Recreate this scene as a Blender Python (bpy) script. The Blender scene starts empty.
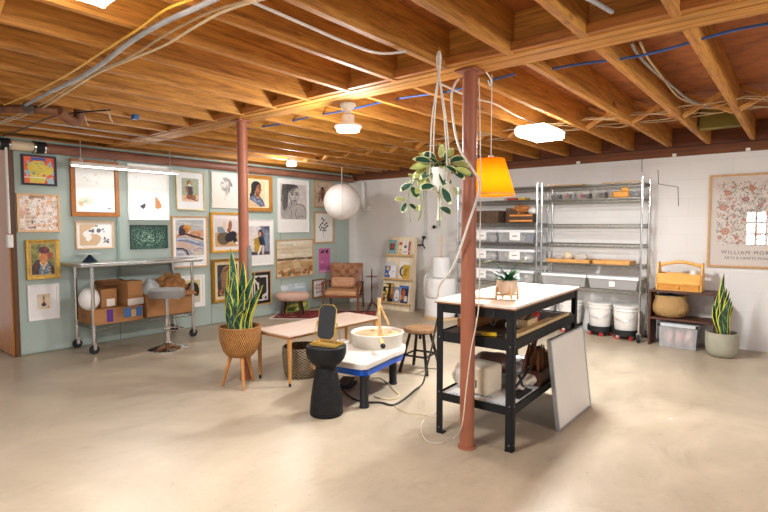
import bpy, math, random
import numpy as np
from mathutils import Vector, Matrix, Euler
random.seed(7); RNG=np.random.RandomState(5)
S=bpy.context.scene; COL=S.collection
PI=math.pi
def R(d): return math.radians(d)
# ------------------------------------------------------------------ camera
H=1.35; YAW=R(39.31); PIT=R(3.265); FPX=513.0
fw=Vector((-math.sin(YAW)*math.cos(PIT),math.cos(YAW)*math.cos(PIT),-math.sin(PIT)))
rt=Vector((math.cos(YAW),math.sin(YAW),0)); up=rt.cross(fw)
cd=bpy.data.cameras.new('camera'); cam=bpy.data.objects.new('camera',cd); COL.objects.link(cam)
cd.sensor_width=36; cd.lens=36*FPX/768; cd.clip_start=.05; cd.clip_end=60
cam.location=(0,0,H); cam.rotation_euler=(R(90)-PIT,0,YAW); S.camera=cam
def at(px,py,ax,v):
    """world point where the sight line through a spot of the photo meets the plane  axis ax = v"""
    d=fw+rt*((px-384)/FPX)-up*((py-256)/FPX); o=Vector((0,0,H)); t=(v-o[ax])/d[ax]
    return o+d*t
# ------------------------------------------------------------------ colours, materials
def lin(x):
    x=x/255.; return x/12.92 if x<=.04045 else ((x+.055)/1.055)**2.4
def rgb(h):
    if isinstance(h,str): h=tuple(int(h[i:i+2],16) for i in (0,2,4))
    return (lin(h[0]),lin(h[1]),lin(h[2]),1)
MC={}
def _new(name):
    m=bpy.data.materials.new(name); m.use_nodes=True; nt=m.node_tree; b=nt.nodes['Principled BSDF']; return m,nt,b
def N(nt,t,**k):
    n=nt.nodes.new(t)
    for a,v in k.items(): setattr(n,a,v)
    return n
def tex(nt,scale=(1,1,1),kind='Object',rot=(0,0,0)):
    t=N(nt,'ShaderNodeTexCoord'); mp=N(nt,'ShaderNodeMapping'); mp.inputs['Scale'].default_value=scale; mp.inputs['Rotation'].default_value=rot
    nt.links.new(t.outputs[kind],mp.inputs[0]); return mp.outputs[0]
def noise(nt,vec,scale,detail=3,dist=0,rough=.5):
    n=N(nt,'ShaderNodeTexNoise'); n.inputs['Scale'].default_value=scale; n.inputs['Detail'].default_value=detail
    n.inputs['Distortion'].default_value=dist; n.inputs['Roughness'].default_value=rough
    nt.links.new(vec,n.inputs['Vector']); return n.outputs['Fac']
def ramp(nt,fac,stops):
    r=N(nt,'ShaderNodeValToRGB'); e=r.color_ramp.elements
    while len(e)<len(stops): e.new(.5)
    for i,(p,c) in enumerate(stops): e[i].position=p; e[i].color=c if isinstance(c,tuple) and len(c)==4 else rgb(c)
    nt.links.new(fac,r.inputs[0]); return r.outputs[0]
def bump(nt,b,fac,st,dist=.01):
    n=N(nt,'ShaderNodeBump'); n.inputs['Strength'].default_value=st; n.inputs['Distance'].default_value=dist
    nt.links.new(fac,n.inputs['Height']); nt.links.new(n.outputs[0],b.inputs['Normal'])
def plain(col,rough=.5,metal=0,var=.06,vs=9,bp=0,bs=60,spec=.5,coat=0,name=None):
    k=('p',col,rough,metal,var,vs,bp,bs,spec,coat)
    if k in MC: return MC[k]
    m,nt,b=_new(name or 'surface_'+str(col)); c=rgb(col)
    v=tex(nt); f=noise(nt,v,vs,3)
    lo=tuple(max(0,x*(1-var*2)) for x in c[:3])+(1,); hi=tuple(min(1,x*(1+var*2)) for x in c[:3])+(1,)
    nt.links.new(ramp(nt,f,[(.3,lo),(.7,hi)]),b.inputs['Base Color'])
    b.inputs['Roughness'].default_value=rough; b.inputs['Metallic'].default_value=metal
    b.inputs['Specular IOR Level'].default_value=spec; b.inputs['Coat Weight'].default_value=coat
    if bp: bump(nt,b,noise(nt,v,bs,2),bp)
    MC[k]=m; return m
def wood(c1,c2,scale=(14,1,14),rough=.55,knots=False,bp=.15,c3=None,name='wood',rnd=False):
    k=('w',c1,c2,scale,rough,knots,name)
    if k in MC: return MC[k]
    m,nt,b=_new(name); v=tex(nt,scale)
    if rnd:
        oi=N(nt,'ShaderNodeObjectInfo'); ad=N(nt,'ShaderNodeVectorMath',operation='MULTIPLY_ADD')
        cx=N(nt,'ShaderNodeCombineXYZ')
        for i in range(3): nt.links.new(oi.outputs['Random'],cx.inputs[i])
        nt.links.new(cx.outputs[0],ad.inputs[0]); ad.inputs[1].default_value=(40,40,40); nt.links.new(v,ad.inputs[2]); v=ad.outputs[0]
    f=noise(nt,v,1.6,5,1.2,.6)
    col=ramp(nt,f,[(.25,c1),(.55,c2),(.8,c3 or c2)])
    if knots:
        dv=N(nt,'ShaderNodeVectorMath',operation='MULTIPLY'); nt.links.new(v,dv.inputs[0]); dv.inputs[1].default_value=tuple((3.2 if q>5 else 1.5)/q for q in scale)
        vo=N(nt,'ShaderNodeTexVoronoi'); vo.inputs['Scale'].default_value=1; nt.links.new(dv.outputs[0],vo.inputs['Vector'])
        kn=ramp(nt,vo.outputs['Distance'],[(.0,(.10,.04,.02,1)),(.055,(.35,.24,.16,1)),(.085,(1,1,1,1))])
        mx=N(nt,'ShaderNodeMixRGB',blend_type='MULTIPLY'); mx.inputs[0].default_value=.9
        nt.links.new(col,mx.inputs[1]); nt.links.new(kn,mx.inputs[2]); col=mx.outputs[0]
        big=noise(nt,v,5.5,5,.6,.7); bl=ramp(nt,big,[(.32,(.55,.46,.38,1)),(.5,(.95,.92,.88,1)),(.7,(1.1,1.08,1.02,1))])
        m2=N(nt,'ShaderNodeMixRGB',blend_type='MULTIPLY'); m2.inputs[0].default_value=1
        nt.links.new(col,m2.inputs[1]); nt.links.new(bl,m2.inputs[2]); col=m2.outputs[0]
    nt.links.new(col,b.inputs['Base Color']); b.inputs['Roughness'].default_value=rough
    bump(nt,b,f,bp,.004); MC[k]=m; return m
def weave(c1,c2,sx=60,sz=90,rough=.7,name='woven_fibre'):
    k=('v',c1,c2,sx,sz)
    if k in MC: return MC[k]
    m,nt,b=_new(name); v=tex(nt)
    sp=N(nt,'ShaderNodeSeparateXYZ'); nt.links.new(v,sp.inputs[0])
    an=N(nt,'ShaderNodeMath',operation='ARCTAN2'); nt.links.new(sp.outputs[1],an.inputs[0]); nt.links.new(sp.outputs[0],an.inputs[1])
    def sn(src,k_):
        a=N(nt,'ShaderNodeMath',operation='MULTIPLY'); a.inputs[1].default_value=k_; nt.links.new(src,a.inputs[0])
        s_=N(nt,'ShaderNodeMath',operation='SINE'); nt.links.new(a.outputs[0],s_.inputs[0]); return s_.outputs[0]
    p=N(nt,'ShaderNodeMath',operation='MULTIPLY'); nt.links.new(sn(an.outputs[0],sx),p.inputs[0]); nt.links.new(sn(sp.outputs[2],sz),p.inputs[1])
    ns=noise(nt,v,25,3); ad=N(nt,'ShaderNodeMath',operation='ADD'); nt.links.new(p.outputs[0],ad.inputs[0]); nt.links.new(ns,ad.inputs[1])
    nt.links.new(ramp(nt,ad.outputs[0],[(.05,c1),(.9,c2)]),b.inputs['Base Color']); b.inputs['Roughness'].default_value=rough
    bump(nt,b,ad.outputs[0],.6,.006); MC[k]=m; return m
def emis(col,st,name='lamp_diffuser'):
    m,nt,b=_new(name); b.inputs['Base Color'].default_value=rgb(col); b.inputs['Emission Color'].default_value=rgb(col); b.inputs['Emission Strength'].default_value=st; return m
def clear(col=(225,228,228),alpha=.42,rough=.25,name='clear_plastic'):
    k=('c',col,alpha,rough)
    if k in MC: return MC[k]
    m,nt,b=_new(name); b.inputs['Base Color'].default_value=rgb(col); b.inputs['Roughness'].default_value=rough; b.inputs['Alpha'].default_value=alpha
    MC[k]=m; return m
def printed(rough=.45,coat=0):
    k=('print',rough,coat)
    if k in MC: return MC[k]
    m,nt,b=_new('printed_surface'); a=N(nt,'ShaderNodeAttribute'); a.attribute_name='ink'; nt.links.new(a.outputs['Color'],b.inputs['Base Color'])
    b.inputs['Roughness'].default_value=rough; b.inputs['Coat Weight'].default_value=coat; b.inputs['Coat Roughness'].default_value=.02; MC[k]=m; return m
# ------------------------------------------------------------------ mesh builder
class MB:
    def __init__(s): s.v=[]; s.f=[]; s.m=[]; s.mi=0; s.X=Matrix()
    def add(s,vs,fs):
        o=len(s.v); s.v+=[s.X@Vector(p) for p in vs]; s.f+=[tuple(i+o for i in f) for f in fs]; s.m+=[s.mi]*len(fs); return s
    def at(s,loc=(0,0,0),rot=(0,0,0)): s.X=Matrix.Translation(loc)@Euler(rot).to_matrix().to_4x4(); return s
    def box(s,a,b):
        x0,y0,z0=a; x1,y1,z1=b
        return s.add([(x0,y0,z0),(x1,y0,z0),(x1,y1,z0),(x0,y1,z0),(x0,y0,z1),(x1,y0,z1),(x1,y1,z1),(x0,y1,z1)],[(0,3,2,1),(4,5,6,7),(0,1,5,4),(1,2,6,5),(2,3,7,6),(3,0,4,7)])
    def cbox(s,c,sz): return s.box([c[i]-sz[i]/2 for i in range(3)],[c[i]+sz[i]/2 for i in range(3)])
    def lathe(s,prof,c=(0,0,0),seg=32,sx=1,sy=1,caps=True,fn=None):
        vs=[];fs=[];n=len(prof)
        for i,(r,z) in enumerate(prof):
            for k in range(seg):
                a=2*PI*k/seg; rr=r*(fn(a,i) if fn else 1); vs.append((c[0]+rr*sx*math.cos(a),c[1]+rr*sy*math.sin(a),c[2]+z))
        for i in range(n-1):
            for k in range(seg):
                k2=(k+1)%seg; fs.append((i*seg+k,i*seg+k2,(i+1)*seg+k2,(i+1)*seg+k))
        if caps:
            if prof[0][0]>1e-5: fs.append(tuple(range(seg))[::-1])
            if prof[-1][0]>1e-5: fs.append(tuple((n-1)*seg+k for k in range(seg)))
        return s.add(vs,fs)
    def tube(s,pts,r,seg=8,r1=None,closed=False,flat=1):
        P=[Vector(p) for p in pts]; n=len(P); vs=[];fs=[]
        ref=None
        for i,p in enumerate(P):
            if closed: t=(P[(i+1)%n]-P[i-1]).normalized()
            else: t=(P[min(i+1,n-1)]-P[max(i-1,0)]).normalized()
            if ref is None: ref=Vector((0,0,1)) if abs(t.z)<.9 else Vector((1,0,0))
            a=t.cross(ref); a=a.normalized() if a.length>1e-6 else Vector((1,0,0)); b=a.cross(t).normalized(); ref=b
            rr=r if r1 is None else r+(r1-r)*i/max(1,n-1)
            for k in range(seg):
                an=2*PI*k/seg+PI/seg; vs.append(p+a*rr*math.cos(an)+b*rr*flat*math.sin(an))
        for i in range(n if closed else n-1):
            for k in range(seg):
                k2=(k+1)%seg; j=(i+1)%n; fs.append((i*seg+k,i*seg+k2,j*seg+k2,j*seg+k))
        if not closed: fs+= [tuple(range(seg))[::-1],tuple((n-1)*seg+k for k in range(seg))]
        return s.add(vs,fs)
    def rod(s,a,b,r,seg=10,r1=None): return s.tube([a,b],r,seg,r1)
    def bar(s,a,b,w,h): # square bar
        a=Vector(a);b=Vector(b);t=(b-a).normalized(); ref=Vector((0,0,1)) if abs(t.z)<.95 else Vector((0,1,0)); x=t.cross(ref).normalized(); y=x.cross(t)
        vs=[p+x*i*w/2+y*j*h/2 for p in (a,b) for i,j in ((-1,-1),(1,-1),(1,1),(-1,1))]
        return s.add(vs,[(0,1,2,3)[::-1],(4,5,6,7),(0,1,5,4),(1,2,6,5),(2,3,7,6),(3,0,4,7)])
    def prism(s,poly,z0,z1):
        n=len(poly); vs=[(x,y,z0) for x,y in poly]+[(x,y,z1) for x,y in poly]
        return s.add(vs,[tuple(range(n))[::-1],tuple(range(n,2*n))]+[(i,(i+1)%n,n+(i+1)%n,n+i) for i in range(n)])
    def sphere(s,c,r,seg=20,rings=12,fn=None):
        prof=[(math.sin(PI*i/rings),-math.cos(PI*i/rings)) for i in range(rings+1)]
        rr=r if isinstance(r,(tuple,list)) else (r,r,r); vs=[];fs=[]
        for i,(q,z) in enumerate(prof):
            for k in range(seg):
                a=2*PI*k/seg; d=Vector((q*math.cos(a),q*math.sin(a),z)); f=fn(d) if fn else 1
                vs.append((c[0]+d.x*rr[0]*f,c[1]+d.y*rr[1]*f,c[2]+d.z*rr[2]*f))
        for i in range(rings):
            for k in range(seg):
                k2=(k+1)%seg; fs.append((i*seg+k,i*seg+k2,(i+1)*seg+k2,(i+1)*seg+k))
        return s.add(vs,fs)
    def build(s,name,mats,parent=None,bev=0,smooth=True,angle=35,sub=0,label=None,loc=None):
        me=bpy.data.meshes.new(name); me.from_pydata([tuple(p) for p in s.v],[],s.f)
        if not isinstance(mats,(list,tuple)): mats=[mats]
        for m in mats: me.materials.append(m)
        me.polygons.foreach_set('material_index',s.m)
        if smooth:
            me.polygons.foreach_set('use_smooth',[True]*len(s.f)); me.update(); me.set_sharp_from_angle(angle=R(angle))
        me.validate(); me.update()
        o=bpy.data.objects.new(name,me); COL.objects.link(o)
        if parent: o.parent=parent
        if loc: o.location=loc
        if bev:
            b=o.modifiers.new('bevel','BEVEL'); b.width=bev; b.segments=2; b.limit_method='ANGLE'; b.angle_limit=R(40)
        if sub:
            b=o.modifiers.new('sub','SUBSURF'); b.levels=sub; b.render_levels=sub
        if label: o['label']=label
        return o
def blob(c,r,amp=.12,freq=3,seed=0,seg=24,rings=16,flatz=None):
    rs=random.Random(seed); ph=[(Vector((rs.uniform(-1,1),rs.uniform(-1,1),rs.uniform(-1,1))).normalized(),rs.uniform(0,6),freq*rs.uniform(.6,1.6)) for _ in range(7)]
    def fn(d): return 1+amp*sum(math.sin(p.dot(d)*f+o) for p,o,f in ph)/2.2
    return MB().sphere(c,r,seg,rings,fn)
def thing(name,label,cat,loc=(0,0,0),rz=0,group=None,rot=None):
    o=bpy.data.objects.new(name,None); o.empty_display_size=.1; COL.objects.link(o); o.location=loc; o.rotation_euler=rot or (0,0,rz)
    o['label']=label; o['category']=cat
    if group: o['group']=group
    return o
def tag(o,label,cat,group=None):
    o['label']=label; o['category']=cat
    if group: o['group']=group
    return o
def struct(o): o['kind']='structure'; return o
def kids(o): return [c for c in COL.objects if c.parent==o]
def copy_tree(o,parent=None):
    c=o.copy(); COL.objects.link(c)
    if parent: c.parent=parent
    for ch in kids(o): copy_tree(ch,c)
    return c
def copyof(o,label,loc,rz=None,group=None):
    c=copy_tree(o); c.location=loc; c['label']=label
    if rz is not None: c.rotation_euler=(0,0,rz)
    if group: c['group']=group
    return c
def smoothpath(P,n=6):
    P=[Vector(p) for p in P]; out=[]
    for i in range(len(P)-1):
        p0=P[max(i-1,0)];p1=P[i];p2=P[i+1];p3=P[min(i+2,len(P)-1)]
        for k in range(n):
            t=k/n; out.append(.5*((2*p1)+(p2-p0)*t+(2*p0-5*p1+4*p2-p3)*t*t+(3*p1-p0-3*p2+p3)*t**3))
    out.append(P[-1]); return out
# ------------------------------------------------------------------ small canvas for printed matter
class Cv:
    """picture content as colours on a fine grid: u right 0..1, v up 0..1"""
    def __init__(s,w,h,bg,n=84):
        s.w,s.h=w,h; k=n/max(w,h); s.nx=max(6,int(w*k)); s.ny=max(6,int(h*k)); s.U,s.V=np.meshgrid(np.linspace(0,1,s.nx),np.linspace(0,1,s.ny)); s.c=np.zeros((s.ny,s.nx,3)); s.c[:]=s._c(bg)
    def _c(s,h):
        if isinstance(h,str): h=tuple(int(h[i:i+2],16) for i in (0,2,4))
        return np.array(h,float)
    def _put(s,m,col,a=1): s.c[m]=s.c[m]*(1-a)+s._c(col)*a; return s
    def rect(s,u0,v0,u1,v1,col,a=1): return s._put((s.U>=u0)&(s.U<=u1)&(s.V>=v0)&(s.V<=v1),col,a)
    def ell(s,cu,cv,ru,rv,col,rot=0,a=1):
        x=(s.U-cu)*s.w;y=(s.V-cv)*s.h; t=R(rot); X=x*math.cos(t)+y*math.sin(t); Y=-x*math.sin(t)+y*math.cos(t)
        return s._put((X/(ru*s.w))**2+(Y/(rv*s.h))**2<=1,col,a)
    def poly(s,pts,col,a=1):
        m=np.zeros(s.U.shape,bool); n=len(pts)
        for i in range(n):
            x0,y0=pts[i];x1,y1=pts[(i+1)%n]
            if y0==y1: continue
            c=((y0>s.V)!=(y1>s.V))&(s.U<(x1-x0)*(s.V-y0)/(y1-y0)+x0); m^=c
        return s._put(m,col,a)
    def line(s,pts,wd,col,a=1):
        m=np.zeros(s.U.shape,bool)
        for (x0,y0),(x1,y1) in zip(pts[:-1],pts[1:]):
            ax,ay,bx,by=x0*s.w,y0*s.h,x1*s.w,y1*s.h; X=s.U*s.w;Y=s.V*s.h; L=(bx-ax)**2+(by-ay)**2+1e-12
            t=np.clip(((X-ax)*(bx-ax)+(Y-ay)*(by-ay))/L,0,1); m|=np.hypot(X-ax-t*(bx-ax),Y-ay-t*(by-ay))<=wd*s.w/2
        return s._put(m,col,a)
    def grain(s,amt,cells=(10,10),seed=1,tint=(1,1,1),mask=None):
        r=np.random.RandomState(seed).rand(cells[1]+2,cells[0]+2); x=s.U*cells[0];y=s.V*cells[1]; i=x.astype(int);j=y.astype(int);fx=x-i;fy=y-j
        g=(r[j,i]*(1-fx)+r[j,i+1]*fx)*(1-fy)+(r[j+1,i]*(1-fx)+r[j+1,i+1]*fx)*fy
        d=(g-.5)[...,None]*2*amt*np.array(tint)
        if mask is not None: d=d*mask[...,None]
        s.c=np.clip(s.c+d,0,255); return s
    def dabs(s,n,cols,ru,rv,box=(0,0,1,1),seed=0,rot=None,a=1):
        r=random.Random(seed)
        for _ in range(n): s.ell(r.uniform(box[0],box[2]),r.uniform(box[1],box[3]),ru*r.uniform(.5,1.4),rv*r.uniform(.5,1.4),r.choice(cols),r.uniform(0,180) if rot is None else rot,a)
        return s
    def tiles(s,n,m,cols,seed=0,box=(0,0,1,1),a=1):
        r=random.Random(seed)
        for i in range(n):
            for j in range(m):
                u0=box[0]+(box[2]-box[0])*i/n; v0=box[1]+(box[3]-box[1])*j/m
                s.rect(u0,v0,u0+(box[2]-box[0])/n*r.uniform(.7,1.1),v0+(box[3]-box[1])/m*r.uniform(.6,1.1),r.choice(cols),a)
        return s
    def sheet(s,name,O,eu,ev,parent,mat=None,thick=None,label=None):
        """a grid sheet from corner O along unit directions eu, ev"""
        O=Vector(O);eu=Vector(eu);ev=Vector(ev); vs=[O+eu*(float(u)*s.w)+ev*(float(v)*s.h) for v in np.linspace(0,1,s.ny) for u in np.linspace(0,1,s.nx)]
        nx,ny=s.nx,s.ny; fs=[(j*nx+i,j*nx+i+1,(j+1)*nx+i+1,(j+1)*nx+i) for j in range(ny-1) for i in range(nx-1)]
        ntop=len(vs)
        if thick:
            nn=eu.cross(ev).normalized()*thick; c4=[0,nx-1,ny*nx-1,(ny-1)*nx]; vs+=[vs[i]-nn for i in c4]; b=ntop
            bot=list(range(nx)); top=list(range((ny-1)*nx,ny*nx)); lf=[j*nx for j in range(ny)]; rg=[j*nx+nx-1 for j in range(ny)]
            fs+=[tuple([b,b+1]+bot[::-1]),tuple([b+2,b+3]+top),tuple([b+3,b]+lf),tuple([b+1,b+2]+rg[::-1]),(b+3,b+2,b+1,b)]
        me=bpy.data.meshes.new(name); me.from_pydata([tuple(v) for v in vs],[],fs)
        c=s.c/255.; c=np.where(c<=.04045,c/12.92,((c+.055)/1.055)**2.4).reshape(-1,3)
        if thick: c=np.vstack([c,np.full((4,3),.75)])
        a=me.color_attributes.new('ink','FLOAT_COLOR','POINT'); a.data.foreach_set('color',np.hstack([c,np.ones((len(c),1))]).ravel())
        me.materials.append(mat or printed()); me.update()
        o=bpy.data.objects.new(name,me); COL.objects.link(o)
        if parent: o.parent=parent
        if label: o['label']=label
        return o
# ------------------------------------------------------------------ shared materials
STEEL=plain('c8c8c4',.28,1,.04,20,name='brushed_steel'); CHROME=plain('dcdcdc',.1,1,.02,5,name='chrome'); WIRE=plain('8f8c82',.4,.85,.05,30,name='plated_wire')
BLACKM=plain('161618',.6,.1,.1,12,name='black_powder_coat'); BLACK=plain('141416',.55,0,.1,name='black_plastic'); RUBBER=plain('17171a',.75,name='black_rubber')
WHITEP=plain('ece9e2',.4,0,.03,name='white_plastic'); WHITEM=plain('e8e4dc',.5,0,.02,name='white_paint')
REDP=plain('c2221f',.4,0,.05,name='red_plastic'); CREAM=plain('ead9bd',.6,name='cream_paint')
JOIST=wood('8e5a1e','c88a38',(13,.9,13),.6,True,.25,'d49c4a','fir_joist',rnd=True)
BEAMW=wood('a06a24','cc9038',(.7,16,16),.6,True,.3,'d89e56','beam_lumber')
PLYD=wood('82481e','ad662a',(2,2,2),.7,True,.2,'ae6830','subfloor_plywood')
BOX=plain('a9794f',.8,0,.07,6,.15,90,.2,name='corrugated_cardboard'); BOXD=plain('8a5f3c',.8,0,.07,6,.15,90,.2,name='dark_cardboard')
BRASS=plain('e0bd5a',.3,.9,.05,name='brass'); GOLD=plain('c29a4a',.35,.8,.12,40,.4,90,name='gilded_wood')
LWOOD=wood('c9a273','dfbd8d',(5,30,5),.5,name='light_wood'); OAKF=wood('b98a54','d0a267',(20,20,4),.45,name='oak_moulding')
HONEY=wood('d2933c','e6b05a',(4,20,20),.4,name='honey_pine'); WALN=wood('3d2116','55301f',(4,18,18),.5,name='dark_walnut')
MAHOG=wood('5a2c18','7c4224',(10,10,3),.35,name='teak'); PAINTRED=plain('985a40',.5,0,.06,5,.1,40,name='red_oxide_paint')
ORW=wood('8a4c18','a86628',(12,12,3),.35,name='amber_oak')
# ================================================================== THE ROOM
GX=-6.28; WY=6.83; CZ=2.49; WT=2.165
# floor
m,nt,b=_new('sealed_concrete'); v=tex(nt)
f1=noise(nt,v,.55,6,1.3,.62); c1=ramp(nt,f1,[(.3,'9d8f7b'),(.5,'ae9f88'),(.72,'c1b29b')])
f2=noise(nt,tex(nt,(1.2,.5,1),rot=(0,0,.6)),1.5,7,2.6,.7); c2=ramp(nt,f2,[(.34,(.78,.75,.72,1)),(.42,(.93,.92,.9,1)),(.5,(.98,.97,.96,1)),(.64,(1.08,1.075,1.06,1))])
mx=N(nt,'ShaderNodeMixRGB',blend_type='MULTIPLY'); mx.inputs[0].default_value=.8; nt.links.new(c1,mx.inputs[1]); nt.links.new(c2,mx.inputs[2])
f3=noise(nt,v,38,3,.2,.7); c3=ramp(nt,f3,[(.30,(.62,.57,.50,1)),(.37,(1,1,1,1))])
mx2=N(nt,'ShaderNodeMixRGB',blend_type='MULTIPLY'); mx2.inputs[0].default_value=.55; nt.links.new(mx.outputs[0],mx2.inputs[1]); nt.links.new(c3,mx2.inputs[2])
vs_=N(nt,'ShaderNodeTexVoronoi'); vs_.inputs['Scale'].default_value=2.3; nt.links.new(v,vs_.inputs['Vector'])
c4=ramp(nt,vs_.outputs['Distance'],[(0,(1.0,1.0,1.0,1)),(.022,(1,1,1,1)),(.03,(0,0,0,1))])
mx3=N(nt,'ShaderNodeMixRGB',blend_type='MIX'); nt.links.new(c4,mx3.inputs[0]); nt.links.new(mx2.outputs[0],mx3.inputs[1]); mx3.inputs[2].default_value=rgb('d8cfc0')
nt.links.new(mx3.outputs[0],b.inputs['Base Color'])
nt.links.new(ramp(nt,f2,[(.3,(.28,.28,.28,1)),(.7,(.42,.42,.42,1))]),b.inputs['Roughness']); b.inputs['Specular IOR Level'].default_value=.45
bump(nt,b,f2,.12,.01); FLOOR=m
struct(MB().box((-8.2,-3.2,-.1),(3,WY+.2,0)).build('floor',FLOOR,smooth=False))
# block wall
m,nt,b=_new('painted_block_wall'); v=tex(nt,(1,1,1),rot=(R(90),0,0)); br=N(nt,'ShaderNodeTexBrick'); nt.links.new(v,br.inputs['Vector'])
for k,val in (('Scale',1),('Mortar Size',.004),('Mortar Smooth',.6),('Brick Width',.42),('Row Height',.21),('Bias',0)): br.inputs[k].default_value=val
br.inputs['Color1'].default_value=rgb('e9e6e1'); br.inputs['Color2'].default_value=rgb('e6e3de'); br.inputs['Mortar'].default_value=rgb('e2deda')
nt.links.new(br.outputs['Color'],b.inputs['Base Color']); b.inputs['Roughness'].default_value=.6
iv=N(nt,'ShaderNodeMath',operation='SUBTRACT'); iv.inputs[0].default_value=1; nt.links.new(br.outputs['Fac'],iv.inputs[1])
nz=noise(nt,tex(nt),45,4); am=N(nt,'ShaderNodeMath',operation='MULTIPLY_ADD'); nt.links.new(nz,am.inputs[0]); am.inputs[1].default_value=.35; nt.links.new(iv.outputs[0],am.inputs[2])
bump(nt,b,am.outputs[0],.22,.005); BLOCK=m
ww=struct(MB().box((-7,WY,-.05),(3,WY+.2,WT)).build('wall_back',BLOCK,smooth=False))
ck=plain('5d5348',.9,name='open_mortar_crack')
def crack(pts):
    P=[at(x,y,1,WY-.001) for x,y in pts]; mb=MB()
    for a,c in zip(P[:-1],P[1:]): mb.bar(a,c,.006,.006)
    o=mb.build('mortar_crack',ck,ww,smooth=False); o['kind']='structure'
crack([(658,170),(658.5,184),(678,187),(678.5,206)]); crack([(642,158),(642,172)])
# green panel wall
m,nt,b=_new('sage_green_paint'); v=tex(nt); f=noise(nt,v,1.2,4); nt.links.new(ramp(nt,f,[(.3,'a6b5ac'),(.7,'b0bdb4')]),b.inputs['Base Color']); b.inputs['Roughness'].default_value=.5
bump(nt,b,noise(nt,v,60,3),.08); GREEN=m
gw=MB()
ys=[1.69,2.70,3.92,5.14,6.36,6.69]
for a,c in zip(ys[:-1],ys[1:]): gw.box((GX-.03,a+.003,0.012),(GX,c-.003,2.262))
gw.box((GX-.2,1.69,0),(GX-.02,6.83,2.262))
struct(gw.build('wall_left',GREEN,bev=.002,smooth=False))
struct(MB().box((GX-.03,6.692,0),(GX+.012,6.83,2.16)).build('trim_1',WHITEM,smooth=False))
# wooden door at the end of the green wall, standing open
dr=MB().box((-7.5,1.63,.01),(GX-.012,1.685,2.2)).build('door_1',wood('b0661c','cc8230',(12,12,3),.35,name='varnished_door'),bev=.003); struct(dr)
struct(MB().box((GX-.012,1.645,0),(GX+.012,1.69,2.25)).build('trim_2',plain('5f3a1c',.5,name='door_edge'),smooth=False))
# wall behind the camera with the window that the glass of the poster mirrors
bm_=MB(); wx0,wx1,wz0,wz1=-1.22,.14,.86,1.76
bm_.box((-8.2,-3.2,0),(wx0,-3.1,CZ)).box((wx1,-3.2,0),(3,-3.1,CZ)).box((wx0,-3.2,0),(wx1,-3.1,wz0)).box((wx0,-3.2,wz1),(wx1,-3.1,CZ))
struct(bm_.build('wall_front',BLOCK,smooth=False))
wf=MB(); n=6
for i in range(n+1): x=wx0+(wx1-wx0)*i/n; wf.box((x-.02,-3.17,wz0),(x+.02,-3.09,wz1))
for j in range(4): z=wz0+(wz1-wz0)*j/3; wf.box((wx0,-3.17,z-.02),(wx1,-3.09,z+.02))
wn=struct(wf.build('window_1',WHITEM,smooth=False))
wp=MB().box((wx0,-3.165,wz0),(wx1,-3.16,wz1)).build('window_pane',emis('eef3ff',7,'daylit_frosted_glass'),wn,smooth=False)
# ceiling: subfloor, joists, beam, bridging, sill
ceil=struct(MB().box((-8.2,-3.2,CZ),(3,WY+.2,CZ+.02)).build('ceiling',PLYD,smooth=False))
JX=[-.46-.397*k for k in range(-4,16)]
def cpart(o): o['kind']='structure'; return o
for x in JX:
    for y0,y1 in ((-3.1,2.605),(2.805,6.80)):
        o=MB().box((-.02,y0,2.27),(.02,y1,CZ)).build('joist',JOIST,ceil,bev=.003,smooth=False,loc=(x+(random.uniform(-.01,.01)),0,0)); cpart(o)
for y0,y1 in ((2.605,2.666),(2.674,2.736),(2.744,2.805)):
    cpart(MB().box((-6.6,y0,2.268+random.uniform(0,.004)),(3,y1,CZ)).build('beam_ply',BEAMW,ceil,bev=.003,smooth=False))
cpart(MB().box((-6.6,2.562,2.277),(3,2.604,2.325)).build('ledger_strip',wood('8e5420','ba7830',(1,14,14),.6,True,.25,name='ledger_wood'),ceil,bev=.002,smooth=False))
# joists at the very left lie closer together
LWOOD2=wood('a8702e','cf9448',(6,6,6),.6,name='brace_wood')
for x in JX:
    if -6.4<x<1:
        for (za,zb,yy) in ((2.285,2.475,5.02),(2.475,2.285,5.08)):
            cpart(MB().bar((x+.022,yy,za),(x+.375,yy,zb),.05,.03).build('bridging_brace',LWOOD2,ceil,smooth=False))
        if x<-1.5:
            cpart(MB().bar((x+.022,.7,2.285),(x+.375,.7,2.475),.05,.03).build('bridging_brace',LWOOD2,ceil,smooth=False))
cpart(MB().box((-6.6,WY-.03,WT),(3,WY+.15,WT+.045)).build('sill_plate',wood('5a3018','7d4a26',(1,14,14),.7,name='sill_wood'),ceil,smooth=False))
cpart(MB().box((-6.6,6.80,WT+.045),(3,WY+.1,CZ)).build('rim_joist',wood('4f2812','6e3c1e',(1,14,14),.7,name='rim_wood'),ceil,smooth=False))
cpart(MB().box((-.83,5.85,2.30),(-.50,5.99,CZ)).build('insulation_batt',plain('7d6f2c',.8,0,.15,6,name='green_yellow_batt'),ceil,smooth=False))  # greenish-yellow insulation piece set between two joists
for i,x in enumerate((-2.3,-1.2,-.5)):
    cpart(MB().box((x-.02,WY-.06,WT+.0),(x+.02,WY-.03,WT+.03)).build('sill_clip',WHITEP,ceil,smooth=False))
# cast of steel posts
def post(loc,top,label,r=.044):
    t=thing('steel_post',label,'post',loc,0,'steel posts under the beam')
    MB().lathe([(r,0.012),(r,top-.012)],seg=28).build('shaft',PAINTRED,t)
    MB().box((-.065,-.07,top-.012),(.065,.07,top)).build('cap_plate',PAINTRED,t,bev=.002)
    MB().lathe([(r*1.25,0),(r*1.25,.012)],seg=28).build('foot_ring',PAINTRED,t)
    return t
P1=at(467,446,2,0); post((-1.555,2.70,0),2.266,'red-oxide steel post rising past the black workbench, nearest post')
post((-3.80,2.70,0),2.266,'red-oxide steel post behind the potted plant on wicker tripod')
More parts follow.
